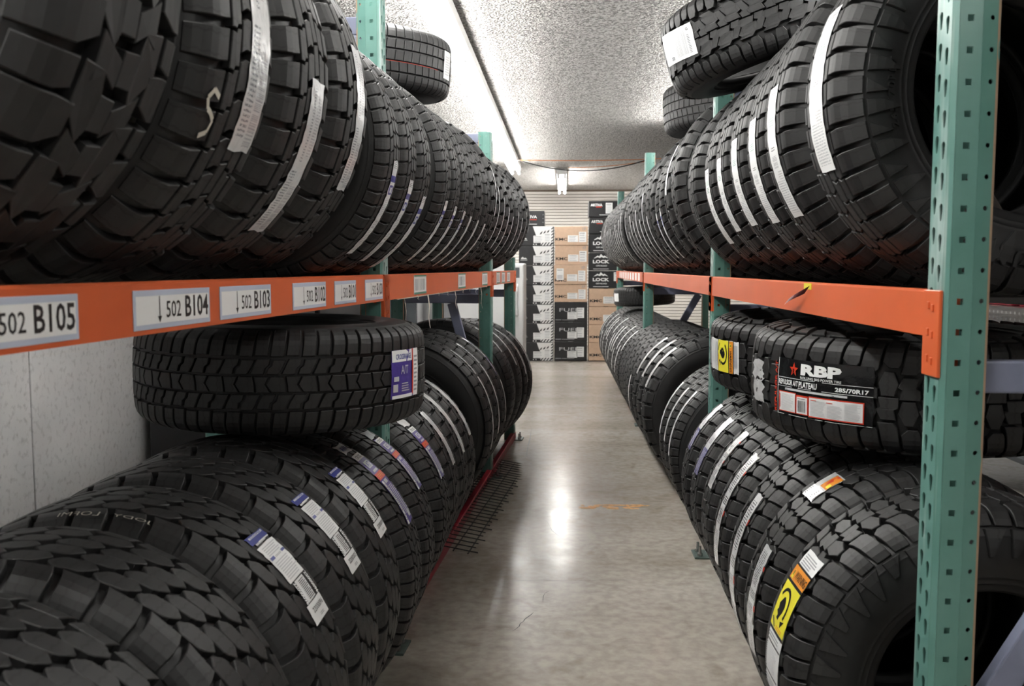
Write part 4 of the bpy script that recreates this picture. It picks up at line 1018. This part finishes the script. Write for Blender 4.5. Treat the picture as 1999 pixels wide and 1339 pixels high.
# raised lettering on the sidewall that faces the camera on the nearest upper right tyre
def sidewall_text(t, txt, th0, rmid, ht, wd_each, gap=.35):
    pr = t.pr; k = np.argmax(pr.x)
    xr = lambda r: float(np.interp(r, pr.r[k:][::-1], pr.x[k:][::-1]))
    mb = MB(); a = 0.
    for ch in txt:
        vs, fs = text2d(ch, .02); out = []
        for p, q in vs:
            r = rmid + (q - .5) * ht; th = th0 - (a + p * wd_each) / rmid
            out.append((r, th))
        n = len(out)
        top = [(r * math.cos(th), -xr(r) - .0055, r * math.sin(th)) for r, th in out]
        bot = [(r * math.cos(th), -xr(r) + .001, r * math.sin(th)) for r, th in out]
        # side walls from boundary edges
        cnt = {}
        for f in fs:
            for i in range(len(f)):
                e = (f[i], f[(i + 1) % len(f)]); cnt[tuple(sorted(e))] = cnt.get(tuple(sorted(e)), 0) + 1
        side = [(a_, b_, n + b_, n + a_) for (a_, b_), c in cnt.items() if c == 1]
        mb.add(top + bot, list(fs) + side, 'rubber'); a += wd_each * (1 + gap)
    o = t.part('raised_lettering', mb); return o
t0 = tRU[0]
sidewall_text(t0, 'KUMHO', R_(-88), .335, .034, .030, .45)
sidewall_text(t0, '265/70R17', R_(196), .30, .014, .012, .25)
t2 = tLL[2]; mb = MB(); fn = t2.frame(-1, 70, 99, -.98 * t2.pr.th, -.84 * t2.pr.th, 0, .001)
put_text(mb, 'LOFMI', .1, .04, .7, .36, fn, 'chalk', -.012, -90); put_text(mb, 'JODY', .1, .52, .6, .34, fn, 'chalk', -.012, -90)
o = t2.part('chalk_writing', mb); o['label'] = 'faint chalk writing on the shoulder blocks'
# ---------- tyres lying on top of the rows
tLLy = Tyre('chev', .39, .27, (-.775, 2.51, .975), 0, .4, True, (R_(0), R_(1)), 'all-terrain tyre with a purple and white label lying on the lower left row', 'tyres lying flat on the rows')
fn = tLLy.frame(0, -30, -11, -.50 * tLLy.pr.th, .62 * tLLy.pr.th)
o = tLLy.patch('sticker', fn, 'purple', 8, 4, .0012, .02, 'crumpled purple and white size label')
mb = MB()
grid_print(mb, [('r', 0, .76, 1, .24, 'white'), ('t', 'CROSSRANGE', .12, .81, .55, .11, 'blueink', .02), ('r', .72, .04, .05, .96, 'redink'), ('r', .77, .0, .23, 1, 'paper'), ('l', .80, .1, .16, .8, 9, 'greyink'),
    ('t', 'A/T', .28, .50, .26, .18, 'lightink', .01), ('r', .05, .36, .16, .10, 'lightink'), ('r', .03, .14, .15, .16, 'lightink'), ('r', .0, .0, .72, .07, 'white'), ('l', .3, .14, .3, .2, 4, 'lightink')], fn)
tLLy.part('print', mb, o)
tRB = Tyre('rbp', .41, .275, (.925, 2.50, .957), R_(8), 1.1, True, (R_(1.0), R_(0)), 'all-terrain tyre with a black label with red star lying on the lower right row', 'tyres lying flat on the rows')
fn = tRB.frame(0, -166, -129, -.62 * tRB.pr.th, .62 * tRB.pr.th, -.0)
o = tRB.patch('sticker', fn, 'blackfilm', 16, 6, .0016, .008, 'glossy black size label with white lettering and a red star')
mb = MB(); W_ = 'white'
DSG = [('r', .0, .0, .006, 1.0, W_), ('r', .0, .655, 1, .008, W_), ('r', .0, .50, 1, .008, W_), ('r', 0, .0, 1, .008, W_),
    ('p', star(.215, .82, .13, .42), 'redink'), ('t', 'R', .203, .75, .026, .085, 'blackfilm', .03),
    ('t', 'RBP', .30, .745, .42, .195, W_, .055), ('t', 'ROLLING BIG POWER TIRE', .30, .677, .42, .045, W_, .012),
    ('t', 'REPULSOR A/T', .02, .535, .255, .095, W_, .03), ('t', 'PLATEAU', .285, .525, .20, .105, W_, .03), ('t', '285/70R17', .665, .535, .30, .075, W_, .035),
    ('r', .115, .445, .665, .038, 'lightink'), ('l', .13, .452, .62, .025, 1, 'ink'),
    ('r', .03, .055, .225, .36, 'redink'), ('r', .037, .070, .21, .33, 'paper'), ('r', .262, .055, .135, .335, 'redink'), ('r', .268, .07, .122, .29, W_), ('r', .405, .04, .525, .36, 'redink'), ('r', .412, .06, .508, .32, 'paper'),
    ('l', .07, .09, .16, .29, 14, 'lightink'), ('r', .042, .12, .01, .25, 'redink'), ('l', .285, .10, .09, .20, 13, 'ink', True), ('r', .28, .325, .09, .012, 'greyink'), ('l', .425, .08, .16, .27, 12, 'lightink'), ('l', .60, .08, .14, .22, 10, 'lightink'), ('l', .76, .08, .145, .28, 14, 'lightink'), ('r', .43, .335, .06, .012, 'redink'), ('r', .59, .325, .06, .012, 'redink')]
grid_print(mb, DSG, fn, .0022)
put_text(mb, 'REPULSOR A/T', -.05, .03, .035, .9, fn, 'redink', .02, 90, .0022)
tRB.part('print', mb, o)
mb = MB()   # torn foil flap hanging off the near edge of the same tyre
fl_ = tRB.frame(0, -188, -177, -.5 * tRB.pr.th, .45 * tRB.pr.th)
o = tRB.patch('torn_foil', fl_, 'silver', 3, 8, .006, .12, 'torn silver end of the label')
tWN = Tyre('rbp', .40, .26, (.945, 3.42, .952), R_(4), .2, True, (R_(2), R_(-2)), 'tyre with a sideways yellow warning label lying behind the black-labelled tyre', 'tyres lying flat on the rows')
sticker_warning(tWN, 0, -183, -152, -.50 * tWN.pr.th, .55 * tWN.pr.th, turned=True)
tUR = Tyre('mt', .41, .285, (.765, 3.44, 2.108), 0, .5, True, (R_(0), R_(-16)), 'chunky mud tyre with white label lying on the upper right row', 'tyres lying on the upper rows')
fn = tUR.frame(0, -178, -146, -.30 * tUR.pr.th, .62 * tUR.pr.th, -.02)
o = tUR.patch('sticker', fn, 'white', 8, 4, .0006, .01, 'white size label')
mb = MB(); grid_print(mb, [('l', .12, .12, .3, .3, 5, 'lightink'), ('t', 'E', .30, .08, .1, .13, 'greyink', .03, -90), ('l', .52, .1, .32, .75, 14, 'lightink', True), ('l', .86, .1, .06, .6, 12, 'greyink'), ('t', 'G', .87, .8, .05, .09, 'ink', .02)], fn); tUR.part('print', mb, o)
tUC = Tyre('car', .40, .285, (.985, 5.6, 2.195), 0, .5, True, (R_(0), R_(-4)), 'smaller car tyre lying behind the chunky mud tyre on the upper right row', 'tyres lying on the upper rows')
tUL = Tyre('car', .36, .245, (-.815, 3.74, 2.06), 0, .9, True, (R_(3), R_(4)), 'four-groove car tyre lying on the upper left row behind an upright', 'tyres lying on the upper rows')
fn = tUL.frame(0, -16, -4, -.45 * tUL.pr.th, .6 * tUL.pr.th); o = tUL.patch('sticker', fn, 'paper', 4, 3, .0005, .01, 'white size label')
mb = MB(); grid_print(mb, [('l', .15, .15, .7, .7, 8, 'lightink')], fn); tUL.part('print', mb, o)
mb = MB(); fr = tUL.frame(0, -130, -22, -.222 * tUL.pr.th, -.206 * tUL.pr.th); put_rect(mb, 0, 0, 1, 1, lambda p, q, d: fr(p, q, -.0075), 'redink', 0, 40, 1); o = tUL.part('groove_line', mb); o['label'] = 'thin red line in a groove'
tFR = Tyre('car', .32, .20, (.845, 9.75, .955), 0, .9, True, (R_(0), R_(-3)), 'small car tyre lying under the far right beam', 'tyres lying flat on the rows')
fn = tFR.frame(0, -170, -150, -.5 * tFR.pr.th, .5 * tFR.pr.th); tFR.patch('sticker', fn, 'paper', 4, 3, .0005, .01, 'white size label')

# ================================================================== boxes by the back wall
YB = 12.3
def px(x, y, Y=YB): return ((x - 1100.5) / 1800 * Y, H - (y - 522) / 1800 * Y)
def box_thing(kind, x0, x1, z0, z1, label, cat_='box', dy=0.):
    nm = {'striped': 'striped_box', 'kraft': 'cardboard_box', 'black': 'black_box'}[kind]
    cx = (x0 + x1) / 2
    r = tag(empty(nm, (cx, YB + dy, z0)), label, cat_, 'wheel boxes stacked by the back wall')
    w_ = x1 - x0; h = z1 - z0
    mt = {'striped': 'blackcard', 'kraft': 'card', 'black': 'blackcard'}[kind]
    mb = MB(); mb.box(-w_ / 2 + .002, w_ / 2 - .002, 0, .46, .001, h - .0015, mt, .006); mb.build('carton', r)
    mb = MB(); mb.box(-.03, .03, -.0008, .30, h - .0016, h - .0006, 'paper' if kind != 'kraft' else 'brown'); mb.build('packing_tape', r)
    fn = lambda p, q, d: (-w_ / 2 + p * w_, -.0012 - d, q * h)
    return r, fn
def labels(r, fn, items, nm='paper_label', slot=0):
    for (x, y, w_, h, lines) in items:
        mb = MB(); put_rect(mb, x, y, w_, h, fn, 'paper', .0016); o = mb.build(nm, r)
        p = MB(); put_lines(p, x + w_ * .1, y + h * .1, w_ * .75, h * .75, lines, fn, 'lightink', .0020); put_rect(p, x + w_ * .1, y + h * .82, w_ * .7, h * .07, fn, 'greyink', .0022); p.build('print', o)
def pr_(r, items, fn, nm='print'):
    mb = MB(); grid_print(mb, items, fn, .0006); return mb.build(nm, r)
topw = ['top', 'second', 'third', 'fourth', 'fifth', 'sixth', 'seventh', 'eighth', 'ninth']
# column A
ys = [441.8, 480, 518.4, 556, 594, 631, 668, 704.5]
for i in range(7):
    x1, z1 = px(1081, ys[i]); _, z0 = px(0, ys[i + 1]); x0 = x1 - .465
    r, fn = box_thing('striped', x0, x1, max(z0, .0), z1, f'black and white box with diagonal stripes, {topw[i]} striped box from the top')
    up = i < 4
    its = [('p', [(.40, .985), (.985, .985), (.985, .18), (.66, .10), (.50, .50)] if up else [(.52, .985), (.985, .985), (.985, .10), (.75, .10), (.59, .62)], 'whitecard'), ('r', .63, .02, .355, .20, 'whitecard')]
    for k in range(4): its.append(('p', [(.62 + .085 * k, .02), (.66 + .085 * k, .02), (.725 + .085 * k, .17), (.685 + .085 * k, .17)], 'blackcard'))
    for k in range(6): its.append(('p', [(.93, .04 + .155 * k), (.985, .11 + .155 * k), (.985, .175 + .155 * k), (.93, .105 + .155 * k)], 'blackcard'))
    for k in range(3): its.append(('p', [(.60 + .1 * k, .56 + .04 * k), (.66 + .1 * k, .62 + .04 * k), (.68 + .1 * k, .74 + .04 * k), (.62 + .1 * k, .66 + .04 * k)], 'blackcard'))
    its += [('p', [(.06, .33), (.24, .33), (.20, .40), (.15, .38), (.12, .45), (.08, .40)], 'whitecard'), ('r', .05, .27, .2, .02, 'whitecard'), ('r', .41, .05, .035, .05, 'whitecard'), ('r', .48, .05, .035, .05, 'whitecard')]
    pr_(r, its, fn); labels(r, fn, [(.42, .15, .29, .36, 3), (.73, .20, .20, .44, 4)])
x0, z1 = px(1004, 412.5); x1, z0 = px(1063, 442)
r, fn = box_thing('black', x0, x1, z0 + .003, z1, 'black box with red underlined lettering on top of the striped boxes')
pr_(r, [('t', 'ARTIVA', .25, .50, .50, .2, 'white', .03), ('r', .44, .38, .3, .06, 'redink'), ('r', .50, .10, .25, .03, 'white')] + [('r', .94, .2 + .25 * k, .02, .06, 'greyink') for k in range(3)], fn)
# column B
ys = [442.5, 478.8, 517, 554.6, 589, 628, 665.8, 703.5]; sh = [0, 2, -2.5, -1, 0, 0, 0]
for i in range(7):
    x0, z1 = px(1082.3 + sh[i] * .4, ys[i]); x1, z0 = px(1147 + sh[i] * .5, ys[i + 1])
    if i < 4:
        r, fn = box_thing('kraft', x0, x1, z0, z1, f'brown cardboard box with black logo in the middle stack, {topw[i]} from the top', dy=(.0, .01, -.012, .0)[i])
        its = [('t', 'KMC', .03, .24, .35, .15, 'ink', .03), ('t', '17', .84, .78, .09, .15, 'greyink', .02)]
        if i == 2: its[0] = ('t', 'KMC', .03, .14, .35, .15, 'ink', .03)
        pr_(r, its, fn)
        labels(r, fn, [(.40, .17, .31, .35, 3), (.73, .16, .22, .55, 3)] + ([(.08, .22, .22, .6, 1)] if i == 2 else []))
    else:
        r, fn = box_thing('black', x0, x1, max(z0, 0), z1, f'black box with outlined lettering under the brown stack, {topw[i - 4]} of three')
        its = [('t', 'FUEL', .16, .52, .60, .17, 'lightink', -.002), ('r', .04, .09, .17, .04, 'greyink'), ('r', .23, .10, .38, .014, 'lightink')]
        pr_(r, its, fn); labels(r, fn, [(.40, .15, .30, .35, 3), (.68, .20, .22, .52, 3)])
# column C
cz = [(394, 425), (425.7, 457), (458, 492.6), (493.4, 528), (528.5, 562.2), (562.6, 597.6), (598, 632.8), (633.2, 668), (668.4, 703.5)]
for i, (ya, yb) in enumerate(cz):
    x0, z1 = px(1149.5 if i else 1148, ya); _, z0 = px(0, yb); x1 = x0 + (.455 if i > 1 else .43)
    if i < 2:
        r, fn = box_thing('black', x0, x1, z0, z1, f'black box with white and red lettering, {("topmost", "second")[i]} in the right-hand stack')
        pr_(r, [('t', 'ARTIVA', .06, .66, .36, .17, 'white', .03), ('r', .22, .60, .18, .05, 'redink'), ('r', .33, .12, .4, .03, 'white')], fn); labels(r, fn, [(.52, .22, .21, .66, 4)])
    elif i < 5:
        r, fn = box_thing('black', x0, x1, z0, z1, f'black box with white mountain emblem, {("top", "middle", "bottom")[i - 2]} of three')
        pr_(r, [('p', [(.13, .68), (.25, .84), (.29, .79), (.345, .93), (.41, .80), (.45, .84), (.56, .68), (.46, .74), (.42, .70), (.36, .76), (.31, .70), (.25, .75), (.19, .70)], 'white'), ('t', 'LOCK', .11, .40, .48, .20, 'white', .05), ('t', 'OFF-ROAD', .20, .23, .32, .08, 'white', .02), ('r', .12, .08, .45, .025, 'white')], fn)
        labels(r, fn, [(.72, .42, .22, .5, 4)])
    else:
        r, fn = box_thing('kraft', x0, x1, max(z0, 0), z1, f'brown cardboard box with black logo under the mountain boxes, {topw[i - 5]} of four')
        pr_(r, [('t', 'KMC', .03, .24, .36, .15, 'ink', .03)], fn); labels(r, fn, [(.42, .17, .33, .38, 3)])

# ================================================================== other things
# white upright cabinet past the left rack
r = tag(empty('upright_freezer', (-.72, 9.0, 0)), 'white upright cabinet with a long grab handle beyond the left rack', 'freezer')
mb = MB(); mb.box(-.33, .33, .06, .66, .03, 1.29, 'freezer', .012); mb.build('body', r)
mb = MB(); mb.box(-.33, .33, 0, .056, .06, 1.285, 'freezer', .014); d = mb.build('door', r)
mb = MB(); mb.tube([(.265, 0, .78), (.265, -.05, .80), (.265, -.06, .84), (.265, -.06, 1.02), (.265, -.05, 1.06), (.265, 0, 1.08)], .014, 'freezer', 10); mb.box(.24, .29, -.004, 0, 1.15, 1.25, 'greybin'); mb.build('handle', d)
# dark things under the second left beam; cabinets enlarged to darken the view
def bin_(nm, x, y, w_, d, h, mt, label, cat):
    r = tag(empty(nm, (x, y, 0)), label, cat)
    mb = MB(); mb.box(-w_ / 2, w_ / 2, -d / 2, d / 2, .03, h - .03, mt, .01); mb.build('body', r)
    mb = MB(); mb.box(-w_ / 2 - .008, w_ / 2 + .008, -d / 2 - .008, d / 2 + .008, h - .03, h, mt, .008); mb.build('lid', r)
    for sx in (-1, 1):
        for sy in (-1, 1):
            mb = MB(); mb.box(sx * (w_ / 2 - .05) - .02, sx * (w_ / 2 - .05) + .02, sy * (d / 2 - .05) - .02, sy * (d / 2 - .05) + .02, 0, .03, mt, .003); mb.build('foot', r)
bin_('backdrop_cabinet', -1.72, 4.80, .55, 1.0, 1.6, 'darkbin', 'dark cabinet enlarged to black out the left wall, nearer of two', 'cabinet')
bin_('backdrop_cabinet', -1.72, 5.95, .55, 1.1, 1.7, 'darkbin', 'dark cabinet enlarged to black out the left wall, farther of two', 'cabinet')
bin_('backdrop_cabinet', -1.45, 8.0, .9, .8, 1.25, 'greybin', 'grey cabinet standing past the end of the left rack', 'cabinet')
r = tag(empty('chrome_canister', (-1.06, 7.2, 0)), 'chrome cylinder standing behind the left rack under the second beam', 'canister')
mb = MB(); mb.tube([(0, 0, 0), (0, 0, 1.10), (0, 0, 1.13)], [.10, .10, .06], 'steel', 24); mb.build('body', r, smooth=True)
mb = MB(); mb.tube([(0, 0, 1.125), (0, 0, 1.16)], [.03, .02], 'darkbin', 12); mb.build('cap', r)
# cardboard flap inside the nearest upper right tyre
r = tag(empty('cardboard_sheet', (.885, 2.02, 1.339)), 'dull brown card standing inside the nearest upper right tyre', 'card')
mb = MB(); mb.add([(-.06, -.02, .012), (.035, -.015, .03), (.0, .0, .10), (-.02, .01, .125), (-.06, .0, .12)] + [(-.06, -.016, .012), (.035, -.011, .03), (.0, .004, .10), (-.02, .014, .125), (-.06, .004, .12)],
    [(0, 1, 2, 3, 4), (9, 8, 7, 6, 5)] + [(i, 5 + i, 5 + (i + 1) % 5, (i + 1) % 5) for i in range(5)], 'brown'); mb.build('sheet', r)
# next aisle beyond the right rack: a low shelf with red boxes and a perforated tray
r = tag(empty('steel_shelf', (2.9, 5.0, 0)), 'grey steel shelf beyond the right rack carrying red boxes', 'shelf')
for z in (.25, .93, 1.7):
    mb = MB(); mb.box(-.5, .5, -1.4, 1.4, z - .03, z, 'greybin', .004); mb.build('shelf_board', r)
for sx in (-.48, .48):
    for sy in (-1.38, 1.38):
        mb = MB(); mb.box(sx - .02, sx + .02, sy - .02, sy + .02, 0, 1.95, 'greybin'); mb.build('post', r)
for k in range(4):
    b_ = tag(empty('red_box', (2.72, 3.9 + .56 * k, 1.035)), f'red box on the perforated tray beyond the right rack, {words[k]} along', 'box', 'red boxes beyond the right rack')
    mb = MB(); mb.box(-.2, .2, -.24, .24, 0, .13, 'red', .008); mb.build('body', b_)
    mb = MB(); mb.box(-.202, .202, -.03, .03, .02, .12, 'redink'); mb.build('band', b_)
r = tag(empty('perforated_tray', (2.72, 4.75, .931)), 'grey perforated metal tray under the red boxes', 'tray')
mb = MB()
fnp = lambda p, q: (-.26, -1.15 + p, q)
for k in range(46): 
    loops = [[(0, 0), (.05, 0), (.05, .10), (0, .10)], ngon(.025, .035, .009, 6), ngon(.025, .07, .009, 6)]
    tr = tessellate_polygon([[Vector((p, q, 0)) for p, q in l] for l in loops]); flat = [p for l in loops for p in l]
    mb.add([(-.26, -1.15 + .05 * k + p, q) for p, q in flat], [tuple(t) for t in tr], 'steel')
mb.box(-.26, .26, -1.15, 1.15, 0, .003, 'steel'); mb.box(-.255, .26, -1.15, 1.15, .098, .102, 'steel'); mb.build('tray', r)
for k in range(6):
    b_ = tag(empty('parts_carton', (2.5, 7.6 + .5 * k, 0)), f'pale carton in the dark beyond the second right bay, {words[k]} along', 'box', 'cartons beyond the right rack')
    h = (1.13, 1.02, 1.20, .95, 1.1, 1.15)[k]
    mb = MB(); mb.box(-.2, .2, -.22, .22, 0, h, 'card', .006); mb.build('carton', b_)
    mb = MB(); mb.box(-.203, -.2, -.1, .1, h - .16, h - .04, 'paper'); mb.build('paper_label', b_)
